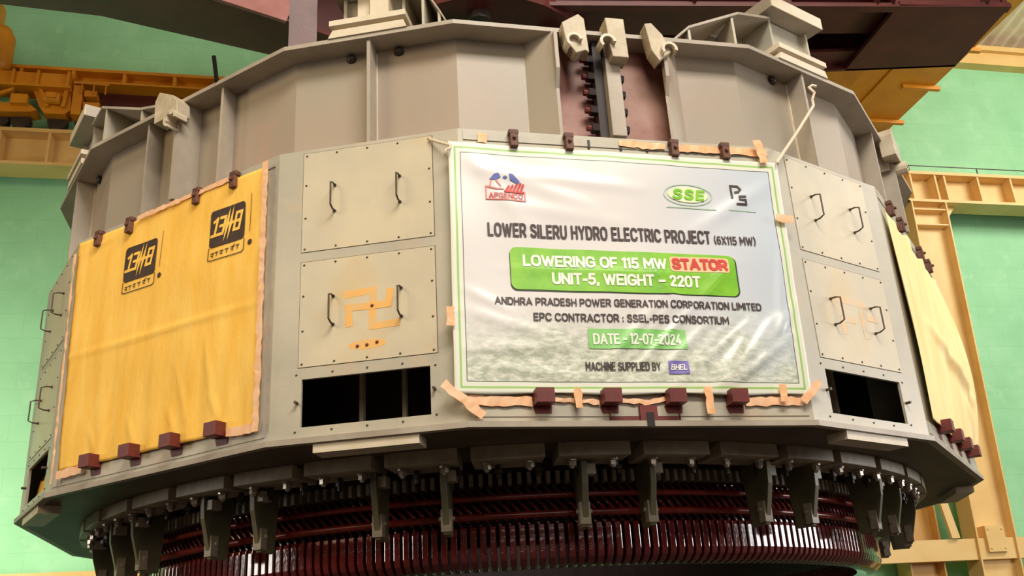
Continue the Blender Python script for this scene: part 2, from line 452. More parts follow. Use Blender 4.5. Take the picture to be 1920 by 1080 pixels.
for s0, s1, z0, z1 in ((1.16, 1.32, 8.20, 8.80), (1.35, 1.62, 8.34, 8.46), (1.35, 1.55, 8.58, 8.70)): mb.box(SX + s0, SX + s1, WY - 0.2, WY + 0.05, z0, z1)
mb.tube([(SX + 1.16, WY - .22, 8.84), (SX + 1.75, WY - .22, 8.82)], 0.02, 6)
for s in (1.3, 1.5, 1.7): mb.tube([(SX + s, WY - .22, 8.62), (SX + s, WY - .22, 8.83)], 0.014, 6)
cpart(mb, 'buffer_stop', 'orange')
for s in (-0.05, 0.30, 0.90, 1.35):
    mb = MB(); mb.cyl((SX + s, WY + 0.02, 8.17), (SX + s, WY + 0.16, 8.17), 0.165, 20)
    cpart(mb, 'wheel', 'darksteel')
mb = MB(); mb.box(x0, 14.5, WY + 0.18, WY + 0.26, 8.0, 8.01)
# ------------------------------------------------------------------ lifting beam
lb = empty('lifting_beam', (0, 0, 5.0))
tag(lb, 'maroon oxide painted lifting beam hanging above the stator', 'lifting beam')
def lpart(mb, name, m, **k):
    o = mb.build(name, m, lb, **k); o.matrix_parent_inverse = Matrix.Translation((0, 0, -5.0)); return o
def uprism(mb, pts, z0, z1):
    return mb.prism([U(x, y, z0) for x, y in pts], (0, 0, z1 - z0))
# right arm
mb = MB()
uprism(mb, [(4.40, -0.74), (5.63, -0.62), (5.50, 0.465), (4.20, 0.44)], 5.0, 5.05)          # closing plate under the tip
uprism(mb, [(0.6, -1.02), (5.63, -0.63), (5.63, -0.53), (0.6, -0.92)], 4.985, 5.03)           # lower flange, near side
uprism(mb, [(0.6, -0.97), (5.60, -0.56), (5.60, -0.52), (0.6, -0.93)], 5.03, 6.1)             # near web
uprism(mb, [(0.6, 0.36), (5.50, 0.43), (5.50, 0.465), (0.6, 0.40)], 5.0, 6.1)                 # far web
uprism(mb, [(0.6, -1.0), (4.36, -0.70), (4.36, -0.12), (0.6, -0.35)], 5.10, 5.14)             # inner plates, with a slot between
uprism(mb, [(0.6, 0.08), (4.25, 0.14), (4.2, 0.44), (0.6, 0.38)], 5.06, 5.10)
uprism(mb, [(0.6, -0.97), (5.60, -0.56), (5.50, 0.465), (0.6, 0.40)], 6.1, 6.16)
uprism(mb, [(5.57, -0.60), (5.62, -0.60), (5.50, 0.46), (5.45, 0.46)], 5.03, 6.1)
lpart(mb, 'cross_arm', 'beam')
for xx in (4.15, 4.32, 5.35, 3.2, 2.2):
    mb = MB(); k = (xx - 0.6) / 5.0
    yy = -0.97 + k * 0.41
    uprism(mb, [(xx, yy - 0.12), (xx + 0.03, yy - 0.12), (xx + 0.03, yy), (xx, yy)], 5.03, 6.1)
    lpart(mb, 'web_stiffener', 'beam')
# left arm, pointing to the near left
mb = MB()
uprism(mb, [(-6.2, -3.75), (-1.95, -0.93), (0.2, 0.6), (-0.3, 0.62), (-3.746, -1.151), (-4.6, -1.39), (-7.0, -2.07)], 5.0, 5.05)
lpart(mb, 'cross_arm', 'beam')
mb = MB()
uprism(mb, [(-7.0, -2.07), (-4.6, -1.39), (-3.746, -1.151), (-0.3, 0.62), (-0.31, 0.65), (-3.756, -1.12), (-4.61, -1.36), (-7.01, -2.04)], 5.05, 6.1)
uprism(mb, [(-6.2, -3.72), (-1.9, -0.92), (-1.92, -0.88), (-6.22, -3.68)], 5.05, 6.1)
uprism(mb, [(-6.2, -3.72), (-1.9, -0.95), (-0.3, 0.62), (-3.746, -1.151), (-4.6, -1.39), (-7.0, -2.07)], 6.1, 6.14)
lpart(mb, 'arm_web', 'beam')
mb = MB()
mb.add([U(x, y, z) for x, y, z in ((-3.0, -1.66, 4.98), (-1.96, -0.965, 4.98), (-1.80, -0.86, 5.65), (-3.0, -1.66, 5.65), (-3.02, -1.62, 4.98), (-1.98, -0.925, 4.98), (-1.82, -0.82, 5.65), (-3.02, -1.62, 5.65))], [(0, 1, 2, 3), (7, 6, 5, 4), (0, 4, 5, 1), (1, 5, 6, 2), (2, 6, 7, 3), (3, 7, 4, 0)])
lpart(mb, 'side_plate', 'beampink')
mb = MB()     # hub
mb.lathe([(0.15, 4.95), (1.15, 4.95), (1.15, 6.2), (0.15, 6.2)], 32)
for i, v in enumerate(mb.v): mb.v[i] = (v[0], v[1] - 0.1, v[2])
lpart(mb, 'hub', 'beam')
for a in range(6):
    t = a * pi / 3 + .3
    mb = MB(); mb.cyl((0.85 * cos(t), 0.85 * sin(t) - .1, 4.86), (0.85 * cos(t), 0.85 * sin(t) - .1, 4.95), 0.12, 10)
    lpart(mb, 'hub_bolt', 'darksteel')
for k, (i, uu, oo) in enumerate(((-1, -0.50, -0.16), (1, 0.55, -0.5))):
    mb = MB(); p = F(i, uu, ZT, oo)
    mb.box(p.x - 0.09, p.x + 0.09, p.y - 0.09, p.y + 0.09, p.z, 5.0)
    lpart(mb, 'hanger_leg', 'beam')

# ------------------------------------------------------------------ STATOR
stator = empty('stator', (0, 0, 0))
tag(stator, 'huge grey sixteen-sided generator stator hanging from the lifting beam', 'stator')

def FB(mb, u0, u1, z0, z1, o0, o1, apx):
    """box in the frame of a face that looks along -y"""
    return mb.box(u0, u1, -(apx + o1), -(apx + o0), z0, z1)

# casing: backing plates behind narrow faces, frames round the covers, plain plates on the wide faces
casing = MB(); T = 0.018
def addface(i, mbl):
    m = Matrix.Rotation(fang(i), 4, 'Z')
    casing.add([m @ Vector(v) for v in mbl.v], mbl.f)
PX, PZ = 0.400, ((0.404, 1.040), (1.105, 1.760))
OPX0, OPX1, OPZ0, OPZ1 = -0.378, 0.356, 0.064, 0.335
GAP = 0.004
for i in range(16):
    mb = MB(); A = ap(i); H = hw(i)
    if i % 2 == 0:
        FB(mb, -H, H, 0.0, ZM, -T, 0, A)
        # raised picture-frame strip of the cooler opening
        FB(mb, -H + .03, H - .03, ZM - 0.075, ZM - 0.005, 0, 0.006, A)
        FB(mb, -H + .03, H - .03, 0.03, 0.11, 0, 0.006, A)
    elif i in (1, 3, 13, 15):
        FB(mb, -H, -PX - GAP, 0, ZM, -T, 0, A); FB(mb, PX + GAP, H, 0, ZM, -T, 0, A)
        FB(mb, -PX - GAP, PX + GAP, PZ[1][1] + GAP, ZM, -T, 0, A)
        FB(mb, -PX - GAP, PX + GAP, PZ[0][1] + GAP, PZ[1][0] - GAP, -T, 0, A)
        FB(mb, -PX - GAP, PX + GAP, OPZ1, PZ[0][0] - GAP, -T, 0, A)
        FB(mb, -PX - GAP, PX + GAP, 0, OPZ0, -T, 0, A)
        FB(mb, -PX - GAP, OPX0, OPZ0, OPZ1, -T, 0, A); FB(mb, OPX1, PX + GAP, OPZ0, OPZ1, -T, 0, A)
        FB(mb, -PX - .03, PX + .03, PZ[0][0] - .03, ZM - .005, -T - 0.02, -T, A)
    else:
        FB(mb, -H, H, 0.0, ZM, -T, 0, A)
    addface(i, mb)
casing.build('casing', 'grey', stator)
# casing roof (the step between casing and upper drum)
ringplate(-0.004, -0.35, ZM - 0.02, ZM - 0.002).build('casing_roof_plate', 'flange', stator)

# covers with handles, screws and the hand-painted marks
def strokes(mb, pl, w, i_ap, o0, o1, closed=False):
    """thick flat strokes in a face frame; pl: list of polylines of (u,z)"""
    for pts in pl:
        for (a, b_) in zip(pts[:-1], pts[1:]):
            a = Vector((a[0], a[1])); b_ = Vector((b_[0], b_[1])); d = (b_ - a)
            if d.length < 1e-6: continue
            d.normalize(); n = Vector((-d.y, d.x)) * w / 2; e = d * w * 0.35
            q = [a - e + n, a - e - n, b_ + e - n, b_ + e + n]
            lift = o1 + 0.00025 * (len(mb.v) // 8)      # each brush stroke lies over the last
            mb.prism([(p.x, -(i_ap + o0), p.y) for p in q], (0, -(lift - o0), 0))
    return mb

def mesh_once(mb, name, m):
    o = mb.build(name, m); me = o.data; bpy.data.objects.remove(o); return (name, me)
def put(proto, x, y, z, parent, rz=0.0):
    o = bpy.data.objects.new(proto[0], proto[1]); COL.objects.link(o); o.parent = parent
    o.location = (x * cos(rz) - y * sin(rz), x * sin(rz) + y * cos(rz), z); o.rotation_euler.z = rz
    return o
SCREW = mesh_once(MB().dome((0, 0, 0), (0, -1, 0), 0.0068, 8, 2, 0.9), 'screw', 'screw')
DOT = mesh_once(MB().dome((0, 0, 0), (0, -1, 0), 0.010, 8, 3, 0.8), 'painted_dot', 'vermilion')
PIN = mesh_once(MB().cyl((0, .01, 0), (0, -0.035, 0), 0.009, 8), 'opening_pin', 'screw')
def make_cover(z0, z1):
    mb = MB(); FB(mb, -PX, PX, z0, z1, -T, 0.003, APN)
    c = mb.build('cover_panel', 'panel', stator)
    for s in (-0.2, 0.2):
        mb = MB(); zc = (z0 + z1) / 2 + 0.0; h = 0.085; d = 0.075
        pts = [(s, -APN, zc - h), (s, -APN - d * 0.55, zc - h), (s, -APN - d, zc - h + 0.012), (s, -APN - d, zc + h - 0.012), (s, -APN - d * 0.55, zc + h), (s, -APN, zc + h)]
        mb.tube(pts, 0.0055, 8)
        for zz in (-h, h): mb.cyl((s, -APN, zc + zz), (s, -APN - 0.012, zc + zz), 0.010, 8)
        h_ = mb.build('handle', 'screw', c)
    spots = []
    for k in range(5):
        uu = -PX + 0.02 + (2 * PX - 0.04) * k / 4
        spots += [(uu, z0 + 0.018), (uu, z1 - 0.018)]
    for k in (1, 2):
        zz = z0 + (z1 - z0) * k / 3
        spots += [(-PX + 0.02, zz), (PX - 0.02, zz)]
    for (uu, zz) in spots: put(SCREW, uu, -APN - 0.003, zz, c)
    return c
lo_c = make_cover(*PZ[0]); hi_c = make_cover(*PZ[1])
covers = {}
for i in (-1, 1, -3, 3):
    for key, src in (('lo', lo_c), ('hi', hi_c)):
        if i == -1:
            src.rotation_euler.z = fang(-1); covers[(i, key)] = src
        else:
            covers[(i, key)] = dup(src, fang(i), stator)
# painted good-luck marks on the two lower covers that carry them
mb = MB()
strokes(mb, [[(-0.125, 0.805), (0.035, 0.815), (0.03, 0.60), (0.175, 0.605)], [(-0.105, 0.625), (-0.11, 0.725), (0.03, 0.722)], [(0.06, 0.722), (0.125, 0.722), (0.135, 0.80)]], 0.042, APN, 0.0031, 0.0035)
mb.prism([(0.0 + 0.11 * cos(t), -(APN + 0.0031), 0.497 + 0.028 * sin(t)) for t in [2 * pi * k / 20 for k in range(20)]], (0, -0.0004, 0))
pm = mb.build('painted_mark', 'paint', covers[(-1, 'lo')]); pm['label'] = 'turmeric orange hand-painted mark with three dots'
for (uu, zz) in ((-0.055, 0.492), (0.0, 0.494), (0.058, 0.503)): put(DOT, uu, -APN - 0.0045, zz, covers[(-1, 'lo')])
put(DOT, 0.03, -APN - 0.0045, 0.722, covers[(-1, 'lo')])
mb = MB()
strokes(mb, [[(-0.12, 0.822), (0.17, 0.815)], [(-0.115, 0.60), (-0.115, 0.69), (0.0, 0.695)], [(0.10, 0.60), (0.09, 0.76)], [(0.16, 0.735), (0.24, 0.735)]], 0.042, APN, 0.0031, 0.0035)
pm = mb.build('painted_mark', 'paintfaint', covers[(1, 'lo')]); pm['label'] = 'faint orange hand-painted mark behind the handles'
# screws round the openings, one set per visible face
for i in (-1, 1, -3, 3):
    for uu in (-0.41, -0.20, 0.0, 0.20):
        put(SCREW, uu, -APN, OPZ1 + 0.028, stator, fang(i)); put(SCREW, uu, -APN, OPZ0 - 0.024, stator, fang(i))
    for zz in (0.06, 0.335): put(SCREW, 0.385, -APN, zz, stator, fang(i))
    put(PIN, -0.40, -APN, 0.2, stator, fang(i)); put(PIN, 0.38, -APN, 0.2, stator, fang(i))

# inside of the casing, seen through the openings
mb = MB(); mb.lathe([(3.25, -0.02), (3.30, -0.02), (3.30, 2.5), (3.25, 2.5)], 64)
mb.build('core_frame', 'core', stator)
ir = MB(); ir.box(-0.012, 0.012, -3.62, -3.58, -0.02, 1.6)
iro = ir.build('inner_rod', 'seg', stator); iro.rotation_euler.z = fang(-1) + radians(1.7)
for a in (fang(-1) - radians(2.4), fang(1) - radians(0.4), fang(1) + radians(2.6)): dup(iro, a, stator)

# upper drum
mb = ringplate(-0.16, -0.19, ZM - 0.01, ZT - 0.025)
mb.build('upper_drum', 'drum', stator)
ringplate(0.0, -0.34, ZT - 0.03, ZT).build('top_flange', 'flange', stator)

# ribs under the top flange
def ribmesh(d0=0.165, d1=0.02, th=0.022):
    mb = MB(); FB(mb, -th / 2, th / 2, ZM, ZT - 0.03, -d0, -d1, APN); return mb
rib0 = ribmesh().build('rib', 'flange', stator); rib0.rotation_euler.z = fang(-1)
wb = MB(); FB(wb, -0.018, 0.018, ZM + 0.01, ZT - 0.05, -0.162, -0.150, APN); wb.build('weld_bead', 'cream', rib0)
for i in (1, -3, 3, 5, -5): dup(rib0, fang(i), stator)
# wide faces other than the split one: a rib at each side of the lug plate
mb = MB(); FB(mb, -0.011, 0.011, ZM, ZT - 0.03, -0.165, -0.02, APW); ribw = mb.build('rib', 'flange', stator); wb = MB(); FB(wb, -0.018, 0.018, ZM + 0.01, ZT - 0.05, -0.162, -0.150, APW); wb.build('weld_bead', 'cream', ribw)
offs = [(-2, radians(5.75)), (-2, radians(-5.7)), (2, radians(-5.0)), (2, radians(5.0)), (-4, radians(5.5)), (4, radians(-5.5))]
for k, (i, da) in enumerate(offs):
    if k == 0: ribw.rotation_euler.z = fang(i) + da
    else: dup(ribw, fang(i) + da, stator)
mb = MB(); FB(mb, -0.02, 0.02, ZM, ZT - 0.03, -0.165, 0.03, APW); FB(mb, -0.06, -0.02, ZT - 0.25, ZT - 0.03, -0.16, 0.0, APW)
lp = mb.build('lug_plate', 'flange', stator); lp.rotation_euler.z = fang(-2) + radians(0.3)
dup(lp, fang(2), stator); dup(lp, fang(-4), stator); dup(lp, fang(4), stator)
# the split joint on the banner face: centre post, two splayed ribs, three lugs
def sloped_rib(uf, ub, th=0.02):
    mb = MB()
    yf, yb = -(APW + 0.0), -(APW - 0.165)
    s = th if ub > uf else -th
    mb.prism([(uf, yf, ZM), (uf + s, yf, ZM), (ub + s, yb, ZM), (ub, yb, ZM)], (0, 0, ZT - 0.03 - ZM))
    # chamfered front lip
    mb.prism([(uf, yf - 0.0, 2.12), (uf, yf - 0.05, 2.24), (uf, yf - 0.05, ZT - 0.06), (uf, yf, ZT - 0.06)], (s * 1.2, 0, 0))
    return mb
a = sloped_rib(-0.345, -0.50).build('splayed_rib', 'drum', stator); a.rotation_euler.z = PHI
a = sloped_rib(0.355, 0.52).build('splayed_rib', 'drum', stator); a.rotation_euler.z = PHI
mb = MB(); FB(mb, -0.025, 0.07, ZM + 0.02, 2.38, -0.10, 0.0, APW); FB(mb, 0.0, 0.045, ZM, 2.5, -0.16, -0.08, APW)
a = mb.build('joint_post', 'flange', stator, bevel=0.004); a.rotation_euler.z = PHI
def split_lug(poly, hooks, dep=0.10, face=0):
    mb = MB(); ya = -(APW + 0.085)
    mb.prism([(u, ya, z) for u, z in poly], (0, dep, 0))
    o = mb.build('lifting_lug', 'lugpaint', stator, bevel=0.005); o.rotation_euler.z = fang(face)
    for (cx, cz, t_0) in hooks:
        mb = MB()
        for k in range(8):
            t0, t1 = radians(t_0 + 28 * k), radians(t_0 + 28 * (k + 1))
            q = [(cx + .055 * cos(t0), cz + .055 * sin(t0)), (cx + .055 * cos(t1), cz + .055 * sin(t1)), (cx + .036 * cos(t1), cz + .036 * sin(t1)), (cx + .036 * cos(t0), cz + .036 * sin(t0))]
            mb.prism([(p[0], ya - 0.035, p[1]) for p in q], (0, 0.10, 0))
        mb.build('hook', 'cream', o)
    return o
M['lugpaint'] = mat('lug_grey_paint', (204, 190, 164), (176, 160, 134), 5.0, 0.5, bump=0.08)
for f_ in (-2, 2, -4, 4):
    split_lug([(-0.155, 2.40), (-0.165, 2.58), (-0.125, 2.645), (0.03, 2.56), (0.075, 2.50), (0.085, 2.40)], [(0.06, 2.36, -15), (0.045, 2.35, 40)], 0.11, f_)
split_lug([(-0.318, 2.56), (-0.205, 2.635), (-0.168, 2.60), (-0.155, 2.345), (-0.18, 2.36), (-0.24, 2.335), (-0.30, 2.42)], [(-0.255, 2.41, 10)])
split_lug([(-0.028, 2.625), (0.098, 2.625), (0.105, 2.33), (0.0, 2.33), (-0.012, 2.40)], [(-0.035, 2.42, 0)], 0.13)
split_lug([(0.238, 2.605), (0.285, 2.615), (0.352, 2.53), (0.40, 2.40), (0.345, 2.36), (0.31, 2.325), (0.265, 2.40)], [(0.375, 2.40, -10)])
mb = MB()      # rusty split flanges in the drum wall between the splayed ribs
FB(mb, -0.50, 0.52, ZM, ZT - 0.03, -0.163, -0.152, APW)
a = mb.build('joint_panel', 'maroonpatch', stator); a.rotation_euler.z = PHI
mb = MB(); FB(mb, -0.085, -0.03, ZM + 0.02, ZT - 0.03, -0.15, -0.06, APW)
a = mb.build('joint_flange', 'core', stator); a.rotation_euler.z = PHI
BOLT = mesh_once(MB().cyl((-0.13, 0, 0), (-0.085, 0, 0), 0.036, 6), 'joint_nut', 'core')
STUD = mesh_once(MB().cyl((-0.16, 0, 0), (-0.12, 0, 0), 0.02, 8), 'joint_stud', 'maroon')
NUT = mesh_once(MB().cyl((0.09, 0, 0), (0.115, 0, 0), 0.03, 6), 'joint_nut', 'core')
for zz in (1.90, 2.03, 2.16, 2.28, 2.41):
    for pr in (BOLT, STUD, NUT): put(pr, 0, -(APW - 0.09), zz, stator, PHI)
for (u0, u1) in ((-0.20, -0.185), (0.175, 0.19), (0.005, 0.02)):
    mb = MB(); FB(mb, u0, u1, 1.70, 1.755, 0.0, 0.010, APW)
    a = mb.build('joint_slot', 'dark', stator); a.rotation_euler.z = PHI
# maroon patch at the foot of the split
mb = MB()
FB(mb, -0.222, 0.182, 0.0, 0.028, 0.006, 0.012, APW); FB(mb, -0.226, -0.218, 0.0, 0.12, 0.006, 0.012, APW); FB(mb, 0.176, 0.184, 0.0, 0.12, 0.006, 0.012, APW)
FB(mb, -0.055, 0.045, 0.0, 0.085, 0.006, 0.03, APW)
a = mb.build('joint_foot_plate', 'maroon', stator); a.rotation_euler.z = PHI
mb = MB(); FB(mb, -0.022, 0.022, -0.034, 0.045, 0.03, 0.033, APW)
a = mb.build('joint_foot_slot', 'dark', stator); a.rotation_euler.z = PHI

# wall plugs below the flange
pl0 = MB(); pl0.dome((0.16, -(APN - 0.16), 2.515), (0, -1, 0), 0.034, 12, 4)
p0 = pl0.build('plug', 'darksteel', stator, smooth=True); p0.rotation_euler.z = fang(-1)
for i in (1, -3): dup(p0, fang(i), stator)
pl1 = MB(); pl1.dome((-0.16, -(APN - 0.16), 2.515), (0, -1, 0), 0.034, 12, 4)
p1 = pl1.build('plug', 'darksteel', stator, smooth=True); p1.rotation_euler.z = fang(-1)
for i in (1, -3): dup(p1, fang(i), stator)

# clips on the upper rim, blocks on the lower rim of each wide face
mb = MB(); A = APW
mb.box(-0.024, 0.024, -(A + 0.055), -A, -0.055, 0.03); mb.box(-0.03, 0.03, -(A + 0.05), -(A + 0.008), 0.03, 0.06)
mb.cyl((0, -(A + 0.055), 0.0), (0, -(A + 0.072), 0.0), 0.012, 8)
clip = mb.build('rim_clip', 'rust', stator, bevel=0.004)
mb = MB(); mb.box(-0.05, 0.05, -(A + 0.10), -A, 0.085, 0.165)
mb.prism([(-0.055, -(A + 0.006), 0.085), (0.055, -(A + 0.006), 0.085), (0.05, -(A + 0.006), 0.045), (-0.04, -(A + 0.006), 0.045)], (0, -0.004, 0))
block = mb.build('rim_block', 'maroon', stator, bevel=0.003)
def offset_copy(src, i, u, z, first):
    o = src if first else src.copy()
    if not first: COL.objects.link(o); o.parent = stator
    a = fang(i)
    o.rotation_euler.z = a
    o.location = (u * cos(a), u * sin(a), z)
    return o
first = True
for i, us in ((0, (-0.668, -0.326, 0.35, 0.689)), (-2, (-0.722, -0.385, 0.292, 0.638)), (2, (-0.70, -0.35, 0.35, 0.69))):
    for u in us:
        offset_copy(clip, i, u, 1.715, first); first = False
first = True
for i, us in ((0, (-0.598, -0.222, 0.150, 0.517)), (-2, (-0.515, -0.128, 0.246, 0.63)), (2, (-0.60, -0.2, 0.18, 0.55))):
    for u in us:
        offset_copy(block, i, u, 0.0, first); first = False

# top pads and bearing brackets on the narrow faces
def bracket(wings, front_web=False):
    root = empty('bearing_bracket', (0, 0, 0), stator)
    A = APN
    mb = MB()
    mb.prism([(-0.26, -(A + 0.01), ZT), (0.26, -(A + 0.01), ZT), (0.24, -(A + 0.01), ZT + 0.055), (-0.23, -(A + 0.01), ZT + 0.055)], (0, 0.28, 0))
    mb.build('pad', 'cream', root)
    mb = MB(); FB(mb, -0.25, 0.255, ZT + 0.085, ZT + 0.125, -0.28, 0.02, A); FB(mb, -0.21, 0.21, ZT + 0.055, ZT + 0.085, -0.26, -0.03, A)
    mb.build('pad_plate', 'cream', root)
    mb = MB(); wf = -0.18 if front_web else -0.10
    FB(mb, -0.20, 0.20, ZT, 2.98, wf - 0.02, wf, A)
    FB(mb, -0.21, -0.19, ZT, 2.98, -0.9, wf + 0.04, A); FB(mb, 0.19, 0.21, ZT, 2.98, -0.9, wf + 0.04, A)
    FB(mb, -0.20, 0.20, ZT, 2.98, -0.92, -0.9, A)
    mb.build('web_box', 'grey', root)
    mb = MB(); FB(mb, -0.27, 0.28, 2.99, 3.085, -0.9, 0.03, A)
    mb.build('top_plate', 'flange', root)
    mb = MB(); FB(mb, -0.27, 0.28, 2.99, 3.085, 0.03, 0.036, A); mb.build('lit_front_edge', 'cream', root)  # cream strip paints the light on the front; plate darkened for shade
    if front_web:
        mb = MB(); FB(mb, 0.0, 0.125, ZT, 2.98, -0.18, -0.05, A); FB(mb, -0.10, -0.02, ZT, 2.98, -0.18, -0.10, A)
        mb.build('front_web', 'cream', root)
        mb = MB(); FB(mb, -0.245, -0.13, ZT + 0.02, 2.98, -0.30, -0.28, A)
        mb.build('shim_plate', 'maroonpatch', root)
    for s, long_ in wings:
        mb = MB(); ah = ST
        # wing plate: from the box down to the flange along the neighbouring wide face
        def W(u, z, o):
            # u measured along narrow face to its corner, then along the wide face
            if abs(u) <= HN: return Vector((u, -(A + o), z))
            d = abs(u) - HN
            vx, vy = HN, -A
            vx2, vy2 = vx + d * cos(ah), vy + d * sin(ah)
            nx_, ny_ = sin(ah), -cos(ah)
            p = Vector((vx2 + nx_ * o, vy2 + ny_ * o, z))
            return Vector((p.x * (1 if u > 0 else -1), p.y, p.z))
        prof = [(0.21, 2.97), (HN, 2.935), (1.05, 2.735), (1.41, 2.64), (1.56, ZT + 0.005)] if long_ == 2 else [(0.21, 2.965), (HN, 2.87), (0.95, 2.72), (1.10, ZT + 0.005)] if long_ else [(0.21, 2.99), (0.345, 2.93), (0.455, 2.72), (0.52, ZT + 0.005)]
        vs = []
        for (u, z) in prof:
            for o in (-0.04, -0.55):
                vs.append(W(s * u, z, o)); vs.append(W(s * u, z - 0.02, o))
        fs = []
        for k in range(len(prof) - 1):
            a_, b_ = 4 * k, 4 * k + 4
            fs += [(a_, b_, b_ + 2, a_ + 2), (a_ + 1, a_ + 3, b_ + 3, b_ + 1), (a_, a_ + 1, b_ + 1, b_), (a_ + 2, b_ + 2, b_ + 3, a_ + 3)]
        mb.add(vs, fs)
        mb.build('wing_plate', 'flange', root)
        for (u, zt_) in (((0.61, 2.905), (1.05, 2.715)) if long_ == 2 else ((0.61, 2.835), (0.94, 2.705)) if long_ else ((0.345, 2.90), (0.45, 2.70))):
            mb = MB()
            p0_, p1_ = W(s * u, ZT, -0.05), W(s * u, ZT, -0.5); q0, q1 = W(s * (u + 0.018), ZT, -0.05), W(s * (u + 0.018), ZT, -0.5)
            mb.prism([p0_, q0, q1, p1_], (0, 0, zt_ - ZT))
            mb.build('gusset', 'grey', root)
        if not long_: continue
        mb = MB()
        p0_, p1_, p2_ = W(s * 0.21, ZT, -0.30), W(s * HN, ZT, -0.30), W(s * 1.05, ZT, -0.30)
        mb.add([p0_, p1_, p2_, Vector((p0_.x, p0_.y, 2.95)), Vector((p1_.x, p1_.y, 2.86)), Vector((p2_.x, p2_.y, 2.60))], [(0, 1, 4, 3), (1, 2, 5, 4)])
        o = mb.build('back_plate', 'grey', root); sd = o.modifiers.new('sheet', 'SOLIDIFY'); sd.thickness = 0.015
    return root
for i, wg, fw in ((-1, ((1, False),), True), (1, ((-1, True),), False), (-3, ((1, 2),), False), (3, ((-1, True),), False)):
    br = bracket(wg, fw); br.rotation_euler.z = fang(i)
mb = MB()      # small oxide-red stops on the flange
p = F(0, -0.60, ZT, -0.25)
for (u, w) in ((-0.62, 0.16), (-0.05, 0.0), (0.15, 0.13)):
    if w: FB(mb, u, u + w, ZT, ZT + 0.12, -0.34, -0.26, APW)
a = mb.build('flange_stop', 'maroonpatch', stator); a.rotation_euler.z = PHI

# bottom flange and the underside
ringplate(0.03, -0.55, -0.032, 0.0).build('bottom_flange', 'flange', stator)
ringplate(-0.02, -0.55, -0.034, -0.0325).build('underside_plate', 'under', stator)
sp = MB(); FB(sp, -0.30, 0.29, -0.085, -0.032, -0.13, 0.012, APN)
s0 = sp.build('sole_pad', 'cream', stator); s0.rotation_euler.z = fang(-1)
for i in (1, -3, 3, 5): dup(s0, fang(i), stator)
# pressure ring in segments
P8 = radians(8.0)
def arcblock(r0, r1, z0, z1, half, n=6):
    mb = MB(); mb.lathe([(r0, z0), (r1, z0), (r1, z1), (r0, z1)], n, -half, half)
    k = 4
    mb.f += [(0, 1, 2, 3), (n * k + 3, n * k + 2, n * k + 1, n * k)]
    return mb
seg0 = arcblock(3.30, 3.575, -0.115, -0.034, radians(3.38)).build('pressure_segment', 'seg', stator, bevel=0.004)
bolt_m = MB()
bolt_m.cyl((0, -3.49, -0.130), (0, -3.49, -0.115), 0.034, 12); bolt_m.cyl((0, -3.49, -0.158), (0, -3.49, -0.130), 0.026, 6); bolt_m.dome((0, -3.49, -0.158), (0, 0, -1), 0.017, 8, 3)
bolt0 = bolt_m.build('segment_bolt', 'steel', stator)
stud_m = MB()
stud_m.cyl((0, -3.40, -0.19), (0, -3.40, -0.115), 0.016, 8); stud_m.cyl((0, -3.40, -0.165), (0, -3.40, -0.14), 0.028, 6)
stud0 = stud_m.build('segment_stud', 'darksteel', stator)
k0 = True
for k in range(-11, 11):
    a = PHI + radians(4.4) + k * P8
    if k0: seg0.rotation_euler.z = a
    else: dup(seg0, a, stator)
    for q in (-2.0, 2.0):
        if k0 and q < 0:
            bolt0.rotation_euler.z = a + radians(q); stud0.rotation_euler.z = a + radians(q + 1)
        else:
            dup(bolt0, a + radians(q), stator); dup(stud0, a + radians(q + 1), stator)
    k0 = False
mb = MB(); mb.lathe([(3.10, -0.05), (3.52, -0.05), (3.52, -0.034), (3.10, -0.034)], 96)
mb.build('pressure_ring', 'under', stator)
# tapered support fingers, in pairs
fm = MB()
fm.prism([(-0.018, -3.48, -0.115), (-0.018, -3.47, -0.25), (-0.018, -3.40, -0.49), (-0.018, -3.27, -0.49), (-0.018, -3.24, -0.115)], (0.036, 0, 0))
fin0 = fm.build('support_finger', 'olive', stator, bevel=0.003)
mb = MB(); mb.box(-0.030, 0.030, -3.415, -3.36, -0.475, -0.35); mb.cyl((-0.045, -3.38, -0.40), (0.045, -3.38, -0.40), 0.012, 8)
mb.build('clamp', 'seg', fin0)
mb = MB(); mb.box(0.02, 0.07, -3.46, -3.38, -0.20, -0.14)
mb.build('spacer_block', 'seg', fin0)
k0 = True
for k in range(-4, 5):
    for q in (-3.4, 3.4):
        a = PHI + radians(-1.0 + 20.2 * k + q)
        if k0: fin0.rotation_euler.z = a; k0 = False
        else: dup(fin0, a, stator)
# coil ends: a bent bar each; the hundred that face the camera are single parts
def coil_mesh():
    mb = MB(); w = 0.040
    prof = [(3.145, -0.425), (3.15, -0.45), (3.15, -0.585), (3.135, -0.625), (3.09, -0.66), (3.02, -0.675), (2.95, -0.655), (2.95, -0.45), (3.02, -0.42)]
    mb.prism([(-w / 2, -r, z) for r, z in prof], (w, 0, 0))
    # slanting leg that climbs to the slot
    pts = [(0.0, -3.115, -0.44), (-0.02, -3.115, -0.40), (-0.10, -3.13, -0.31), (-0.19, -3.12, -0.21), (-0.23, -3.09, -0.12)]
    for (a_, b_) in zip(pts[:-1], pts[1:]):
        a_ = Vector(a_); b_ = Vector(b_); n = Vector((0.013, 0, 0)); d = Vector((0, 0.05, 0))
        mb.add([a_ - n, a_ + n, a_ + n + d, a_ - n + d, b_ - n, b_ + n, b_ + n + d, b_ - n + d], [(0, 3, 2, 1), (4, 5, 6, 7), (0, 1, 5, 4), (1, 2, 6, 5), (2, 3, 7, 6), (3, 0, 4, 7)])
    return mb
PITCHC = 2 * pi / 340
cm = coil_mesh()
coil0 = cm.build('coil_end', 'coil', stator, bevel=0.006)
CEN = radians(-11.0)
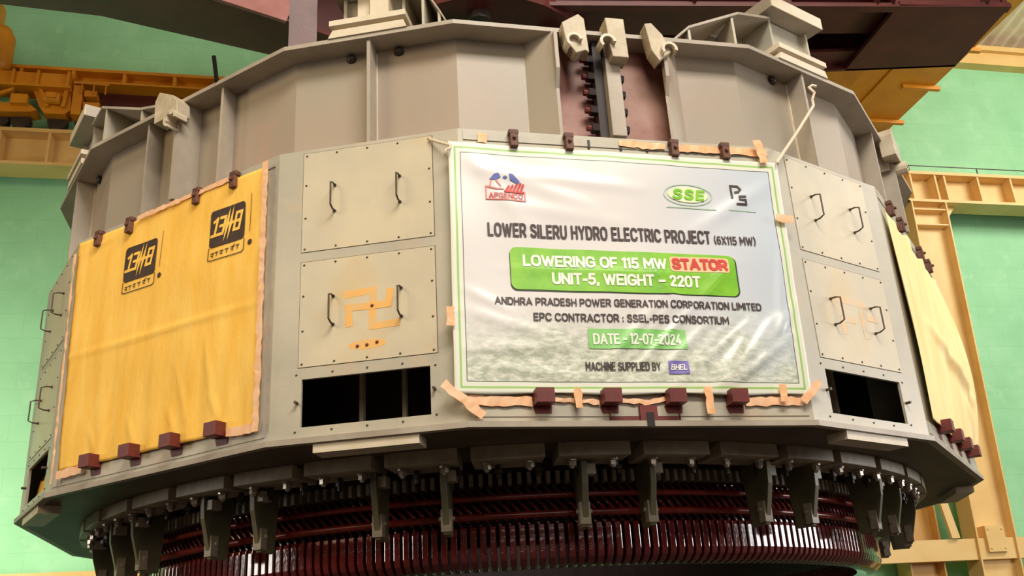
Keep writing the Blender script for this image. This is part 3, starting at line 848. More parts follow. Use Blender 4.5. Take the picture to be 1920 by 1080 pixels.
coil0.rotation_euler.z = CEN - 49.5 * PITCHC
for k in range(1, 100):
    c = coil0.copy(); COL.objects.link(c); c.parent = stator
    c.rotation_euler.z = CEN + (k - 49.5) * PITCHC
rest = MB()
for k in range(100, 340):
    m = Matrix.Rotation(CEN + (k - 49.5) * PITCHC, 4, 'Z')
    rest.add([m @ Vector(v) for v in cm.v], cm.f)
ro_ = rest.build('coil_ends_far', 'coil', stator); ro_['kind'] = 'stuff'; ro_['label'] = 'remaining coil ends round the far side'; ro_.name = 'winding_remainder'
for (r_, z_, t_) in ((3.185, -0.375, 0.022), (3.20, -0.27, 0.018)):
    mb = MB(); mb.lathe([(r_ + t_ * cos(2 * pi * q / 10), z_ + t_ * sin(2 * pi * q / 10)) for q in range(10)], 128)
    mb.build('binding_ring', 'band', stator, smooth=True)
# stepped teeth of the core just above the winding
tm = MB()
for k in range(340):
    a = CEN + (k - 49.5) * PITCHC
    m = Matrix.Rotation(a, 4, 'Z'); t = MB(); t.box(-0.012, 0.012, -3.17, -3.05, -0.19, -0.12)
    tm.add([m @ Vector(v) for v in t.v], t.f)
tt = tm.build('core_teeth', 'seg', stator); tt['kind'] = 'stuff'
mb = MB(); mb.lathe([(2.86, -0.52), (2.94, -0.52), (2.94, 1.6), (2.86, 1.6)], 96); mb.lathe([(2.94, -0.12), (3.2, -0.12), (3.2, -0.05), (2.94, -0.05)], 96)
mb.build('core', 'core', stator)

# ------------------------------------------------------------------ sheets: banner and yellow cloths
def ridge(u, z, a, b, amp, wid):
    ax, az = a; bx, bz = b
    dx, dz = bx - ax, bz - az; L = sqrt(dx * dx + dz * dz)
    t = max(0.0, min(1.0, ((u - ax) * dx + (z - az) * dz) / (L * L)))
    px, pz = ax + t * dx, az + t * dz
    d2 = (u - px) ** 2 + (z - pz) ** 2
    return amp * (sin(pi * min(1, max(0, 0.1 + 0.8 * t)))) * exp(-d2 / (wid * wid))
RID = []
rr = random.Random(5)
for k in range(9):
    x = -0.05 + 0.11 * k
    RID.append(((x - 0.22, 0.22 + rr.uniform(-.03, .08)), (x + 0.18, 0.62 + rr.uniform(-.05, .12)), rr.uniform(0.004, 0.009), rr.uniform(0.018, 0.035)))
RID += [((0.45, 0.2), (0.85, 0.62), 0.012, 0.03), ((0.50, 0.2), (0.93, 0.50), 0.010, 0.025), ((0.42, 0.19), (0.70, 0.60), 0.009, 0.03), ((0.30, 0.6), (0.12, 0.9), .006, .03), ((0.38, 0.7), (0.62, 0.95), .005, .04),
        ((-0.95, 1.55), (-0.2, 1.28), 0.006, 0.05), ((-0.9, 1.50), (0.1, 1.42), 0.006, 0.04), ((-0.8, 1.30), (0.0, 1.18), 0.004, 0.05), ((-0.95, 1.62), (-0.6, 1.1), 0.005, 0.05),
        ((-1.0, 0.62), (-0.45, 0.45), 0.006, 0.04), ((-1.0, 0.40), (-0.35, 0.42), 0.006, 0.035), ((-1.0, 0.75), (-0.72, 0.60), 0.005, 0.03), ((0.95, 1.5), (0.4, 1.15), 0.006, 0.05), ((0.96, 1.1), (0.85, 0.4), .006, .03),
        ((-0.9, 0.3), (-0.3, 0.24), .005, .03), ((-0.8, 0.875), (0.6, 0.868), .003, .03)]
def bwave(u, z):
    w = 0.004 * sin(5 * u + 1.2 * z) + 0.003 * sin(9 * z - 3 * u + 1) + 0.002 * sin(17 * u + 6 * z)
    for a, b_, amp, wid in RID: w += ridge(u, z, a, b_, amp * 1.5, wid)
    return w

BO = 0.030
# banner outline: slightly out-of-square quadrilateral on the face
BL = [(-1.075, 0.150), (0.995, 0.145), (1.030, 1.655), (-1.062, 1.678)]
def bq(s, t):
    ax = BL[0][0] * (1 - s) + BL[1][0] * s; az = BL[0][1] * (1 - s) + BL[1][1] * s
    bx = BL[3][0] * (1 - s) + BL[2][0] * s; bz = BL[3][1] * (1 - s) + BL[2][1] * s
    return ax * (1 - t) + bx * t, az * (1 - t) + bz * t

banner = empty('banner', tuple(F(0, 0, 0.15, 0.02)))
banner.rotation_euler.z = PHI
tag(banner, 'big white vinyl banner with green border and project lettering tied to the stator front', 'banner')
def bpt(u, z, o): return (u, -(BO - 0.02 + o), z - 0.15)
NU, NV = 150, 110
vs = []; fs = []
for j in range(NV + 1):
    for i in range(NU + 1):
        u, z = bq(i / NU, j / NV)
        z += 0.006 * sin(9 * u) * (1 if j == 0 else 0)
        vs.append(bpt(u, z, bwave(u, z)))
for j in range(NV):
    for i in range(NU):
        k = j * (NU + 1) + i; fs.append((k, k + 1, k + NU + 2, k + NU + 1))
bm_ = bpy.data.materials.new('printed_vinyl'); bm_.use_nodes = True
nt = bm_.node_tree; bs = nt.nodes['Principled BSDF']; bs.inputs['Roughness'].default_value = 0.30
tc = nt.nodes.new('ShaderNodeTexCoord'); sp_ = nt.nodes.new('ShaderNodeSeparateXYZ'); nt.links.new(tc.outputs['Object'], sp_.inputs[0])
def mrange(src, a, b_, c=0.0, d=1.0):
    r = nt.nodes.new('ShaderNodeMapRange'); r.inputs['From Min'].default_value = a; r.inputs['From Max'].default_value = b_; r.inputs['To Min'].default_value = c; r.inputs['To Max'].default_value = d
    nt.links.new(src, r.inputs['Value']); return r.outputs['Result']
def math_(op, a, b_=None):
    n = nt.nodes.new('ShaderNodeMath'); n.operation = op
    for k, v in enumerate((a, b_)):
        if v is None: continue
        if isinstance(v, (int, float)): n.inputs[k].default_value = v
        else: nt.links.new(v, n.inputs[k])
    return n.outputs[0]
def mix_(f, a, b_):
    x = nt.nodes.new('ShaderNodeMix'); x.data_type = 'RGBA'
    if isinstance(f, (int, float)): x.inputs['Factor'].default_value = f
    else: nt.links.new(f, x.inputs['Factor'])
    for nm, v in (('A', a), ('B', b_)):
        if isinstance(v, tuple): x.inputs[nm].default_value = v
        else: nt.links.new(v, x.inputs[nm])
    return x.outputs['Result']
X, Z = sp_.outputs['X'], sp_.outputs['Z']
base = mix_(mrange(X, 0.0, 0.95), lin((224, 219, 217)), lin((198, 208, 220)))        # printed pale sky
n1 = nt.nodes.new('ShaderNodeTexNoise'); n1.inputs['Scale'].default_value = 17; n1.inputs['Detail'].default_value = 8; n1.inputs['Roughness'].default_value = 0.7
mpn = nt.nodes.new('ShaderNodeMapping'); mpn.inputs['Scale'].default_value = (1, 1, 2.4)
nt.links.new(tc.outputs['Object'], mpn.inputs['Vector']); nt.links.new(mpn.outputs['Vector'], n1.inputs['Vector'])
forest = mix_(mrange(n1.outputs['Fac'], 0.40, 0.62), lin((164, 174, 148)), lin((232, 232, 216)))
n2 = nt.nodes.new('ShaderNodeTexNoise'); n2.inputs['Scale'].default_value = 2.2; n2.inputs['Detail'].default_value = 5
nt.links.new(tc.outputs['Object'], n2.inputs['Vector'])
zz = math_('ADD', Z, mrange(n2.outputs['Fac'], 0.3, 0.7, -0.16, 0.16))
base = mix_(math_('MULTIPLY', mrange(zz, 0.52, 0.18), 0.85), base, forest)       # printed forest on the lower part
# frame: distances to the slanted edges in a straightened coordinate
def edge_l(col, x0b, x1b, zb, zt_, wid, prev):
    pass
xl = math_('SUBTRACT', X, mrange(Z, 0.0, 1.5, -1.075, -1.062)); xr = math_('SUBTRACT', mrange(Z, 0.0, 1.5, 0.995, 1.030), X)
zb = math_('SUBTRACT', Z, -0.003); zt2 = math_('SUBTRACT', mrange(X, -1.06, 1.03, 1.528, 1.505), Z)
dd = math_('MINIMUM', math_('MINIMUM', xl, xr), math_('MINIMUM', zb, zt2))
def band(a, b_):
    return math_('MULTIPLY', math_('GREATER_THAN', dd, a), math_('LESS_THAN', dd, b_))
col = mix_(math_('LESS_THAN', dd, 0.066), base, lin((228, 228, 212)))
col = mix_(band(0.030, 0.042), col, lin((156, 200, 112)))
col = mix_(band(0.066, 0.0705), col, lin((70, 84, 78)))
nt.links.new(col, bs.inputs['Base Color'])
mb = MB(); mb.add(vs, fs)
bo = mb.build('vinyl_sheet', bm_, banner, smooth=True, recalc=False)
sd = bo.modifiers.new('sheet', 'SOLIDIFY'); sd.thickness = 0.002; sd.offset = -1

def finish_print(bm, name, m, parent, ptfun, o, label=None):
    bmesh.ops.triangulate(bm, faces=bm.faces)
    for _ in range(3):
        es = [e for e in bm.edges if e.calc_length() > 0.035]
        if not es: break
        bmesh.ops.subdivide_edges(bm, edges=es, cuts=1)
        bmesh.ops.triangulate(bm, faces=bm.faces)
    for v in bm.verts:
        v.co = Vector(ptfun(v.co.x, v.co.y, o + v.co.z))
    me = bpy.data.meshes.new(name); bm.to_mesh(me); bm.free()
    me.materials.append(M[m])
    ob = bpy.data.objects.new(name, me); COL.objects.link(ob); ob.parent = parent
    if label: ob['label'] = label
    return ob
O_ = [(.36, 0), (.2, .03), (.06, .16), (0, .35), (0, .65), (.06, .84), (.2, .97), (.36, 1), (.52, .97), (.66, .84), (.72, .65), (.72, .35), (.66, .16), (.52, .03), (.36, 0)]
C_ = [(.70, .80), (.58, .94), (.38, 1), (.2, .97), (.06, .84), (0, .65), (0, .35), (.06, .16), (.2, .03), (.38, 0), (.58, .06), (.70, .20)]
S_ = [(.58, .86), (.46, .97), (.28, 1), (.10, .95), (.03, .80), (.08, .63), (.28, .53), (.45, .47), (.58, .36), (.60, .20), (.50, .05), (.30, 0), (.10, .04), (0, .16)]
P_ = [(0, 0), (0, 1), (.36, 1), (.52, .94), (.60, .80), (.60, .64), (.52, .49), (.36, .43), (0, .43)]
GLYPH = {
 'A': (.76, [[(0, 0), (.38, 1), (.76, 0)], [(.14, .30), (.62, .30)]]), 'B': (.62, [[(0, 0), (0, 1), (.36, 1), (.52, .93), (.56, .76), (.50, .58), (.36, .53), (0, .53)], [(.36, .53), (.56, .46), (.62, .28), (.56, .08), (.38, 0), (0, 0)]]),
 'C': (.70, [C_]), 'D': (.68, [[(0, 0), (0, 1), (.32, 1), (.52, .95), (.65, .78), (.68, .5), (.65, .22), (.52, .05), (.32, 0), (0, 0)]]),
 'E': (.54, [[(.54, 1), (0, 1), (0, 0), (.54, 0)], [(0, .51), (.48, .51)]]), 'F': (.52, [[(.52, 1), (0, 1), (0, 0)], [(0, .48), (.46, .48)]]),
 'G': (.72, [C_[:-2] + [(.58, .05), (.71, .18), (.71, .46), (.42, .46)]]), 'H': (.64, [[(0, 0), (0, 1)], [(.64, 0), (.64, 1)], [(0, .5), (.64, .5)]]),
 'I': (.02, [[(0, 0), (0, 1)]]), 'J': (.42, [[(.42, 1), (.42, .22), (.36, .06), (.22, 0), (.08, .03), (0, .14)]]), 'K': (.62, [[(0, 0), (0, 1)], [(.6, 1), (.02, .42)], [(.2, .58), (.62, 0)]]),
 'L': (.50, [[(0, 1), (0, 0), (.50, 0)]]), 'M': (.78, [[(0, 0), (0, 1), (.39, .34), (.78, 1), (.78, 0)]]), 'N': (.64, [[(0, 0), (0, 1), (.64, 0), (.64, 1)]]),
 'O': (.72, [O_]), 'P': (.60, [P_]), 'R': (.62, [P_, [(.34, .43), (.62, 0)]]), 'S': (.60, [S_]), 'T': (.60, [[(0, 1), (.6, 1)], [(.3, 1), (.3, 0)]]),
 'U': (.64, [[(0, 1), (0, .34), (.05, .14), (.16, .03), (.32, 0), (.48, .03), (.59, .14), (.64, .34), (.64, 1)]]), 'V': (.72, [[(0, 1), (.36, 0), (.72, 1)]]),
 'W': (1.04, [[(0, 1), (.27, 0), (.52, .92), (.77, 0), (1.04, 1)]]), 'X': (.62, [[(0, 0), (.62, 1)], [(0, 1), (.62, 0)]]), 'Y': (.66, [[(0, 1), (.33, .46), (.66, 1)], [(.33, .46), (.33, 0)]]),
 '0': (.58, [[(x * .8, y) for x, y in O_]]), '1': (.18, [[(0, .88), (.18, 1), (.18, 0)]]), '2': (.54, [[(.02, .82), (.12, .95), (.28, 1), (.44, .95), (.51, .80), (.47, .62), (.02, 0), (.54, 0)]]),
 '4': (.60, [[(.38, 1), (.0, .26), (.60, .26)], [(.44, .52), (.44, 0)]]), '5': (.54, [[(.50, 1), (.09, 1), (.05, .56), (.28, .60), (.46, .53), (.54, .34), (.50, .12), (.32, 0), (.12, .02), (0, .12)]]),
 '6': (.56, [[(.50, .94), (.32, 1), (.12, .88), (.02, .62), (.0, .34), (.06, .12), (.28, 0), (.48, .08), (.56, .30), (.48, .52), (.28, .58), (.04, .44)]]), '7': (.54, [[(0, 1), (.54, 1), (.18, 0)]]),
 '-': (.28, [[(0, .42), (.28, .42)]]), '\u2013': (.46, [[(0, .42), (.46, .42)]]), ',': (.06, [[(.05, .04), (.02, -.14)]]), ':': (.02, [[(0, .06), (0, .09)], [(0, .55), (0, .58)]]),
 '(': (.16, [[(.16, 1.06), (.04, .78), (0, .5), (.04, .22), (.16, -.06)]]), ')': (.16, [[(0, 1.06), (.12, .78), (.16, .5), (.12, .22), (0, -.06)]]), ' ': (.12, []),
}
def text_strokes(body, u0, u1, z0, z1, w, shear=0.0, gap=0.27):
    """capital lettering drawn as bold strokes, fitted to the given span"""
    x = 0.0; words = [[]]
    for ch in body:
        gw, st = GLYPH[ch]
        if ch == ' ': words.append([])
        words[-1] += [[(x + px, py) for px, py in q] for q in st]
        x += gw + gap
    x -= gap
    a, b_ = u0 + w / 2, u1 - w / 2; c, d = z0 + w / 2, z1 - w / 2
    return [[[(a + (b_ - a) * px / x + shear * (d - c) * (py - .5), c + (d - c) * py) for px, py in q] for q in pl] for pl in words if pl]
def bwp(u, z, o): return bpt(u, z, bwave(u, z) + o)
def banner_text(body, u0, u1, z0, z1, m, w, o=0.0052, shear=0.0, name='lettering', gap=0.27):
    for word in text_strokes(body, u0, u1, z0, z1, w, shear, gap): finish_print(stroke_bm(word, w), name, m, banner, bwp, o)
def poly_bm(polys):
    bm = bmesh.new()
    for p in polys:
        bm.faces.new([bm.verts.new((x, z, 0)) for x, z in p])
    return bm
def grid_poly(u0, u1, z0, z1, rad=0.0, skew=0.0, n=40):
    """rounded rectangle, as thin vertical slices so that it can follow the cloth"""
    bm = bmesh.new()
    rows = []
    nz_ = 8
    us = [u0 + (u1 - u0) * k / n for k in range(n + 1)]
    if rad:
        us = [u for u in us if u0 + rad < u < u1 - rad]
        us = [u0 + rad * (1 - cos(pi / 2 * k / 8)) for k in range(9)] + us + [u1 - rad * (1 - cos(pi / 2 * k / 8)) for k in range(8, -1, -1)]
    for u in us:
        s = (u - u0) / (u1 - u0)
        e = min(u - u0, u1 - u); c = 0.0
        if rad and e < rad: c = rad - sqrt(max(0, rad * rad - (rad - e) ** 2))
        rows.append([bm.verts.new((u, z0 + c + (z1 - z0 - 2 * c) * q / nz_ + skew * s, 0)) for q in range(nz_ + 1)])
    for a, b_ in zip(rows[:-1], rows[1:]):
        for q in range(nz_): bm.faces.new((a[q], b_[q], b_[q + 1], a[q + 1]))
    return bm
def stroke_bm(pl, w):
    polys = []
    for pts in pl:
        for (a, b_) in zip(pts[:-1], pts[1:]):
            a = Vector(a); b_ = Vector(b_); d = (b_ - a).normalized(); n = Vector((-d.y, d.x)) * w / 2; e = d * w * 0.45
            polys.append([a - e + n, a - e - n, b_ + e - n, b_ + e + n])
    bm = bmesh.new()
    for k, q in enumerate(polys): bm.faces.new([bm.verts.new((p.x, p.y, 0.00012 * (k % 7))) for p in q])
    return bm

banner_text('LOWER SILERU HYDRO ELECTRIC PROJECT', -0.855, 0.506, 1.072, 1.157, 'inkblack', 0.0128, name='headline', gap=0.34)
banner_text('(6X115 MW)', 0.527, 0.796, 1.074, 1.130, 'inkblack', 0.0082, name='headline', gap=0.32)
finish_print(grid_poly(-0.736, 0.648, 0.742, 1.000, 0.04, -0.006), 'green_panel_shadow', 'inkdark', banner, bwp, 0.0022)
finish_print(grid_poly(-0.732, 0.638, 0.752, 1.010, 0.04, -0.012), 'green_panel', 'inkgreen', banner, bwp, 0.0044)
banner_text('LOWERING OF 115 MW', -0.660, 0.200, 0.892, 0.964, 'inkwhite', 0.0145, o=0.0072)
finish_print(grid_poly(0.222, 0.596, 0.884, 0.980, 0.02), 'word_glow', 'inkglow', banner, bwp, 0.0062)
banner_text('STATOR', 0.234, 0.584, 0.896, 0.970, 'inkred', 0.0185, o=0.0084)
banner_text('UNIT-5, WEIGHT \u2013 220T', -0.496, 0.400, 0.786, 0.858, 'inkwhite', 0.0145, o=0.0072)
banner_text('ANDHRA PRADESH POWER GENERATION CORPORATION LIMITED', -0.836, 0.768, 0.656, 0.702, 'inkblack', 0.0076)
banner_text('EPC CONTRACTOR : SSEL-PES CONSORTIUM', -0.620, 0.545, 0.564, 0.612, 'inkblack', 0.0080)
finish_print(grid_poly(-0.312, 0.265, 0.408, 0.524), 'date_panel', 'inkdategreen', banner, bwp, 0.0044)
banner_text('DATE - 12-07-2024', -0.286, 0.235, 0.432, 0.496, 'inkwhite', 0.0105, o=0.0072)
banner_text('MACHINE SUPPLIED BY', -0.343, 0.092, 0.281, 0.330, 'inkblack', 0.0072, gap=0.32)
# maker's logo in violet
finish_print(grid_poly(0.138, 0.258, 0.262, 0.338), 'maker_logo', 'inkviolet', banner, bwp, 0.0042)
banner_text('BHEL', 0.152, 0.246, 0.284, 0.318, 'inkwhite', 0.0058, o=0.0072, shear=0.2, name='maker_logo_lettering')
# utility logo, top left
finish_print(poly_bm([[(-0.832, 1.432), (-0.800, 1.470), (-0.775, 1.476), (-0.762, 1.452), (-0.790, 1.434)], [(-0.752, 1.45), (-0.735, 1.462), (-0.72, 1.452), (-0.735, 1.442)],
                      [(-0.712, 1.478), (-0.69, 1.474), (-0.648, 1.425), (-0.66, 1.410), (-0.706, 1.436)]]), 'utility_logo', 'inkblue', banner, bwp, 0.0045)
finish_print(stroke_bm([[(-0.852, 1.39), (-0.852, 1.308), (-0.622, 1.302), (-0.622, 1.36)], [(-0.82, 1.425), (-0.828, 1.395)], [(-0.79, 1.43), (-0.765, 1.395)], [(-0.852, 1.39), (-0.79, 1.375), (-0.75, 1.375)]], 0.008), 'utility_logo_frame', 'inkpink', banner, bwp, 0.0045)
finish_print(stroke_bm([[(-0.735, 1.365), (-0.715, 1.395)], [(-0.712, 1.365), (-0.692, 1.40)], [(-0.69, 1.365), (-0.668, 1.405)], [(-0.667, 1.365), (-0.645, 1.412)], [(-0.645, 1.365), (-0.630, 1.405)], [(-0.74, 1.362), (-0.632, 1.358)]], 0.013), 'utility_logo_dam', 'inkred', banner, bwp, 0.0050)
banner_text('APGENCO', -0.838, -0.634, 1.314, 1.348, 'inkred', 0.0056, name='utility_logo_lettering')
# builder logo in an ellipse
def ell(cx, cz, a, b_, n=40): return [(cx + a * cos(2 * pi * k / n), cz + b_ * sin(2 * pi * k / n)) for k in range(n)]
e0, e1 = ell(0.40, 1.397, 0.160, 0.073), ell(0.40, 1.397, 0.154, 0.067)
finish_print(poly_bm([[e0[k], e0[(k + 1) % 40], e1[(k + 1) % 40], e1[k]] for k in range(40)]), 'builder_logo_ring', 'inkline', banner, bwp, 0.0045)
finish_print(poly_bm([[(0.40, 1.397), q, e2] for q, e2 in [(p, ell(0.40, 1.397, 0.13, 0.052)[(k + 1) % 40]) for k, p in enumerate(ell(0.40, 1.397, 0.13, 0.052))]]), 'builder_logo', 'inklime', banner, bwp, 0.0042)
banner_text('SSE', 0.300, 0.508, 1.362, 1.434, 'inkgreen', 0.0165, o=0.0072, shear=0.2, name='builder_logo_lettering', gap=0.42)
finish_print(stroke_bm([[(0.255, 1.311), (0.57, 1.308)]], 0.006), 'builder_logo_line', 'inkline', banner, bwp, 0.0045)
# partner monogram
finish_print(stroke_bm([[(0.690, 1.395), (0.688, 1.476), (0.735, 1.474), (0.752, 1.455), (0.735, 1.436), (0.715, 1.432)], [(0.775, 1.405), (0.738, 1.404), (0.738, 1.382), (0.775, 1.380), (0.775, 1.350), (0.715, 1.350)]], 0.013), 'monogram', 'inkblack', banner, bwp, 0.0045)
finish_print(stroke_bm([[(0.655, 1.308), (0.832, 1.305)]], 0.005), 'monogram_line', 'inkline', banner, bwp, 0.0045)

# yellow cloths
def cloth(i, corners, wavefn, mname, name, label, sag=None, nu=90, nv=80):
    root = empty(name, tuple(F(i, 0, corners[0][1], 0.012))); root.rotation_euler.z = fang(i)
    tag(root, label, 'cloth')
    z0 = corners[0][1]
    def pt(u, z, o): return (u, -o, z - z0)
    vs = []; fs = []
    for j in range(nv + 1):
        for k in range(nu + 1):
            s, t = k / nu, j / nv
            u = (corners[0][0] * (1 - s) + corners[1][0] * s) * (1 - t) + (corners[3][0] * (1 - s) + corners[2][0] * s) * t
            z = (corners[0][1] * (1 - s) + corners[1][1] * s) * (1 - t) + (corners[3][1] * (1 - s) + corners[2][1] * s) * t
            if sag: z -= sag(s) * t * t
            vs.append(pt(u, z, 0.012 + wavefn(u, z)))
    for j in range(nv):
        for k in range(nu):
            q = j * (nu + 1) + k; fs.append((q, q + 1, q + nu + 2, q + nu + 1))
    mb = MB(); mb.add(vs, fs)
    o = mb.build('cloth_sheet', mname, root, smooth=True, recalc=False)
    sd = o.modifiers.new('sheet', 'SOLIDIFY'); sd.thickness = 0.002; sd.offset = -1
    return root, pt
def ywave(u, z):
    w = 0.003 * sin(23 * u + 2 * z) * (0.4 + 0.6 * max(0, 1.0 - z)) + 0.003 * sin(37 * u + 1.3 * sin(3 * z)) * max(0, 1 - z) + 0.004 * sin(4 * u) + 0.002 * sin(11 * z + 3 * u)
    w += ridge(u, z, (-0.95, 0.895), (0.95, 0.835), 0.010, 0.016)
    w += ridge(u, z, (0.45, 0.75), (0.55, 0.3), 0.008, 0.02) + ridge(u, z, (0.2, 0.62), (0.35, 0.2), 0.007, 0.02) + ridge(u, z, (-0.85, 1.65), (-0.5, 1.70), 0.008, 0.02)
    for c in (-0.515, -0.128, 0.246, 0.63):
        w += ridge(u, z, (c, 0.16), (c - 0.10, 0.36), 0.008, 0.02) + ridge(u, z, (c, 0.16), (c + 0.10, 0.34), 0.007, 0.02)
    return w
yc, ypt = cloth(-2, [(-0.90, 0.125), (0.925, 0.095), (0.905, 1.725), (-0.960, 1.750)], ywave, 'yellow', 'yellow_cloth', 'yellow cloth with two black emblems stretched over the left stator face')
def ywp(u, z, o): return ypt(u, z, 0.012 + ywave(u, z) + o)
def emblem(u0, u1, z0, z1, zb):
    H = z1 - z0; W_ = u1 - u0
    finish_print(grid_poly(u0, u1, z0, z1, 0.028, -0.012), 'emblem', 'ink', yc, ywp, 0.0040)
    m = 'yellow'; za, zc = z0 + 0.31 * H, z0 + 0.74 * H
    def gl(s): return u0 + W_ * s
    sk = 0.10
    def P(s, t): return (gl(s) + sk * (t - 0.5) * H, za + (zc - za) * t - 0.012 * s)
    w = 0.020
    pl = [[P(.10, .85), P(.19, 1), P(.19, 0)], [P(.10, 0), P(.24, 0)],                       # mirrored L
          [P(.28, 1), P(.42, 1), P(.42, 0), P(.28, 0)], [P(.31, .5), P(.42, .5)],               # mirrored E
          [P(.47, .5), P(.68, .5)],                                                           # bar of the H
          [P(.73, 1), P(.88, 1), P(.88, 0), P(.73, 0), P(.73, 1)], [P(.73, .5), P(.88, .5)]]    # B
    finish_print(stroke_bm(pl, w), 'emblem_lettering', m, yc, ywp, 0.0062)
    # lightning strokes of the H
    polys = []
    for s in (.50, .60):
        a = P(s, -0.55); b_ = P(s, 1.55)
        polys.append([a, (P(s, .5)[0] + 0.013, P(s, .45)[1]), b_, (P(s, .5)[0] - 0.013, P(s, .55)[1])])
    finish_print(poly_bm(polys), 'emblem_lightning', m, yc, ywp, 0.0066)
    # outlined caption box with its script line
    finish_print(stroke_bm([[(u0, z0), (u0 - 0.004, zb + .01), (u0 + 0.02, zb), (u1 - 0.02, zb - 0.012), (u1, zb), (u1, z0 - .012)]], 0.006), 'caption_frame', 'ink', yc, ywp, 0.004)
    sq = []
    zc_ = (z0 + zb) / 2 - 0.008
    for k, s in enumerate((.12, .24, .38, .52, .68, .82)):
        x = gl(s)
        sq += [[(x - 0.014, zc_ + 0.010), (x + 0.014, zc_ + 0.010)], [(x + 0.004, zc_ + 0.010), (x + 0.004 - .004 * (k % 2), zc_ - 0.014)]]
        if k % 2 == 0: sq += [[(x - 0.012, zc_ - 0.004), (x + 0.004, zc_ - 0.010)]]
        if k == 4: sq += [[(x + .004, zc_ + .01), (x + .018, zc_ + .024)]]
    finish_print(stroke_bm(sq, 0.006), 'caption_script', 'ink', yc, ywp, 0.004)
    finish_print(stroke_bm([[(u1 + 0.045, z0 + 0.02), (u1 + 0.05, z1 + 0.02)]], 0.004), 'emblem_line', 'ink', yc, ywp, 0.004)
    finish_print(poly_bm([ell(u1 + 0.05, zb + 0.035, 0.018, 0.018, 12)]), 'emblem_dot', 'ink', yc, ywp, 0.004)
emblem(-0.408, -0.078, 1.300, 1.553, 1.222)
emblem(0.440, 0.750, 1.302, 1.555, 1.214)

def y2wave(u, z):
    w = 0.012 + 0.008 * sin(14 * u + 3 * z) + 0.006 * sin(25 * u + z)
    b_ = max(0.0, min(1.0, (u + 0.2) / 1.1))
    w += 0.10 * b_ * max(0, sin(pi * min(1, max(0, (z - 0.10) / 1.5))))
    w += ridge(u, z, (-0.2, 0.95), (0.75, 0.55), 0.05, 0.05) + ridge(u, z, (0.5, 0.5), (0.7, 0.15), 0.03, 0.04)
    return w
yr, _ = cloth(2, [(-0.95, 0.115), (0.88, 0.13), (0.94, 1.70), (-0.93, 1.67)], y2wave, 'paleyellow', 'yellow_cloth', 'pale yellow cloth sagging over the right stator face beside the banner',
              sag=lambda s: 0.07 * abs(sin(3 * pi * s)) + 0.03)
yi = empty('yellow_cloth', tuple(F(-3, -0.36, 0.13, -0.10))); yi.rotation_euler.z = fang(-3)
tag(yi, 'small bright yellow rag inside the opening at the far left edge', 'cloth')
mb = MB(); vs = []; fs = []
for j in range(7):
    for k in range(13):
        vs.append((-0.20 + 0.4 * k / 12, 0.03 * sin(k * 1.1) + 0.02 * j / 6, 0.002 + 0.20 * j / 6 * (0.8 + 0.2 * sin(k))))
for j in range(6):
    for k in range(12): q = j * 13 + k; fs.append((q, q + 1, q + 14, q + 13))
mb.add(vs, fs); o = mb.build('rag_sheet', 'yellow', yi, smooth=True, recalc=False); sd = o.modifiers.new('sheet', 'SOLIDIFY'); sd.thickness = 0.004

# ------------------------------------------------------------------ masking tape
def tape(i, pts, w, o, label, m='tape', wig=0.006, seed=0):
    """a strip laid along pts (u,z) on face i"""
    r = random.Random(seed); P = [Vector(p) for p in pts]
    dense = []
    for a, b_ in zip(P[:-1], P[1:]):
        n = max(2, int((b_ - a).length / 0.03))
        dense += [a.lerp(b_, k / n) for k in range(n)]
    dense.append(P[-1])
    vs = []; fs = []
    for k, p in enumerate(dense):
        d = (dense[min(k + 1, len(dense) - 1)] - dense[max(k - 1, 0)]).normalized(); n = Vector((-d.y, d.x))
        for sgn in (-1, 1):
            q = p + n * (sgn * w / 2 + r.uniform(-wig, wig))
            vs.append(F(i, q.x, q.y, o + r.uniform(0, 0.004)))
    for k in range(len(dense) - 1): fs.append((2 * k, 2 * k + 2, 2 * k + 3, 2 * k + 1))
    mb = MB(); c = sum((Vector(v) for v in vs), Vector()) / len(vs)
    mb.add([Vector(v) - c for v in vs], fs)
    ob = mb.build('masking_tape', m, recalc=False); ob.location = c
    sd = ob.modifiers.new('sheet', 'SOLIDIFY'); sd.thickness = 0.002; sd.offset = 1
    return tag(ob, label, 'tape', 'strips of masking tape round the sheets')
def bo_(u, z): return BO + bwave(u, z) + 0.012
tape(0, [(-0.882, 1.725), (-0.826, 1.722)], 0.06, 0.010, 'short orange tape patch above the banner near its upper left corner', seed=1)
tape(0, [(0.0, 1.742), (0.30, 1.736)], 0.045, 0.010, 'orange tape strip above the middle of the banner', seed=2)
tape(0, [(0.385, 1.735), (0.985, 1.735)], 0.050, 0.010, 'long orange tape strip above the right half of the banner', seed=3)
tape(0, [(0.905, 1.80), (0.93, 1.64)], 0.05, 0.055, 'orange tape standing upright over the upper right banner edge', seed=4)
tape(0, [(-1.088, 0.63), (-1.090, 0.52)], 0.045, 0.05, 'small orange tape on the left edge of the banner', seed=5)
tape(0, [(0.95, 1.262), (1.065, 1.250)], 0.05, 0.05, 'small peach tape across the right edge of the banner', 'tapelight', seed=6)
tape(0, [(-1.135, 0.205), (-0.925, 0.025)], 0.05, 0.035, 'peach tape running slantwise under the lower left banner corner', 'tapelight', seed=7)
tape(0, [(-1.0, 0.118), (-0.655, 0.108)], 0.055, 0.016, 'peach tape strip below the lower left part of the banner', 'tapelight', seed=8)
tape(0, [(-0.405, 0.175), (-0.405, 0.065)], 0.04, 0.05, 'upright orange tape below the banner between its first two lower blocks', seed=9)
tape(0, [(-0.545, 0.118), (-0.28, 0.105)], 0.025, 0.016, 'thin peach tape below the banner left of the split', 'tapelight', seed=10)
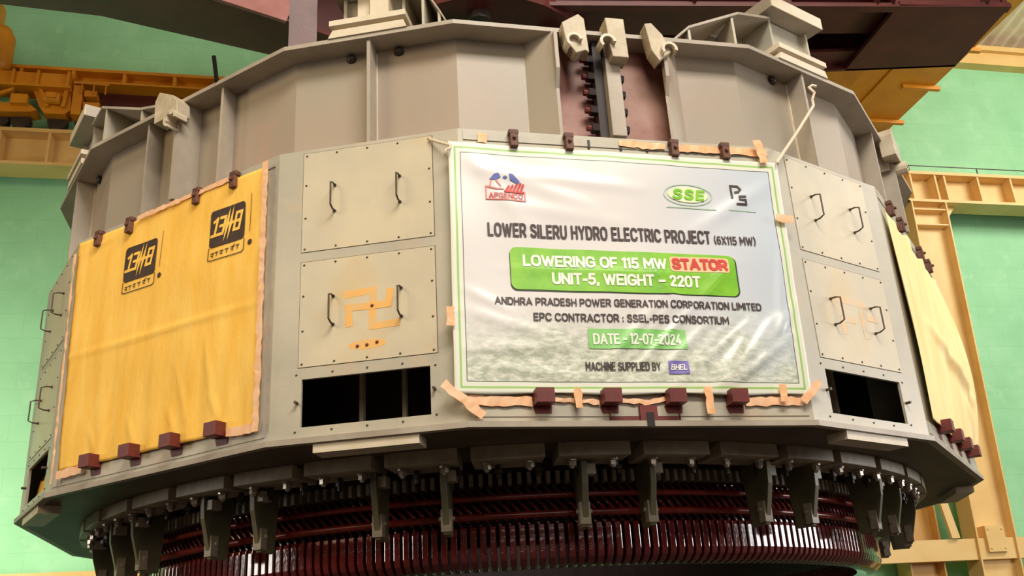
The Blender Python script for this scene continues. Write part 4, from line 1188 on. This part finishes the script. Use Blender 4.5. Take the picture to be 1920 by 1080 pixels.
tape(0, [(-0.17, 0.118), (-0.02, 0.105), (0.10, 0.12)], 0.028, 0.016, 'crumpled peach tape below the banner over the split', 'tapelight', seed=11)
tape(0, [(0.352, 0.185), (0.352, 0.03)], 0.045, 0.05, 'upright orange tape below the banner between its last two lower blocks', seed=12)
tape(0, [(0.58, 0.11), (0.93, 0.11)], 0.05, 0.016, 'peach tape strip below the lower right part of the banner', 'tapelight', seed=13)
tape(0, [(0.808, 0.20), (0.805, 0.10)], 0.04, 0.05, 'upright orange tape over the lower right border of the banner', seed=14)
tape(0, [(0.93, 0.10), (1.05, 0.22)], 0.05, 0.04, 'peach tape running slantwise under the lower right banner corner', 'tapelight', seed=15)
tape(-2, [(0.935, 1.74), (0.95, 0.06)], 0.045, 0.05, 'long peach tape down the right edge of the emblem cloth', 'tapelight', seed=16)
tape(-2, [(-0.95, 1.66), (-0.905, 0.04)], 0.02, 0.05, 'long peach tape down the left edge of the emblem cloth', 'tapelight', seed=17)
tape(-2, [(-0.30, 1.745), (0.60, 1.735)], 0.03, 0.035, 'peach tape along the upper edge of the emblem cloth', 'tapelight', seed=18)
tape(-2, [(0.70, 0.10), (0.92, 0.09)], 0.05, 0.035, 'peach tape at the lower right corner of the emblem cloth', 'tapelight', seed=19)
tape(-2, [(-0.88, 0.09), (-0.62, 0.10)], 0.05, 0.035, 'peach tape at the lower left corner of the emblem cloth', 'tapelight', seed=20)

# ------------------------------------------------------------------ ropes and rod
def rope(pts, r, label):
    c = Vector(pts[0]); mb = MB(); mb.tube([Vector(p) - c for p in pts], r, 8)
    o = mb.build('rope', 'rope', smooth=True); o.location = c
    return tag(o, label, 'rope', 'ropes tying the banner')
a = F(-1, 0.385, 1.735, 0.012); b_ = F(0, -1.05, 1.64, 0.045)
rope([a, a.lerp(b_, .5) + Vector((0, -.01, -.008)), b_, b_ + Vector((-0.012, -0.01, -0.03)), b_ + Vector((-0.03, -0.01, -0.035)), b_ + Vector((-0.035, -.01, -.075))], 0.009, 'short pale rope tying the upper left banner corner to a cover screw')
a = F(1, 0.005, 2.315, 0.02); b_ = F(0, 1.025, 1.655, 0.05)
rope([b_ + Vector((0.0, -0.01, -0.02)), b_, b_.lerp(a, .5) + Vector((0.01, 0, -.02)), a + Vector((0, 0, -.05)), a, a + Vector((.02, -.01, .05)), a + Vector((-.015, -.01, .09)), a + Vector((.02, 0, .115)), a + Vector((.05, 0, .11))], 0.010, 'long pale rope running up from the upper right banner corner to a rib')
p = U(-1.80, -3.45, ZT + 0.0)
mb = MB(); mb.cyl((0, 0, 0), (-0.030, 0, 0.20), 0.014, 8)
o = mb.build('black_rod', 'black'); o.location = p
tag(o, 'thin black rod standing on the top flange left of the stator', 'rod')
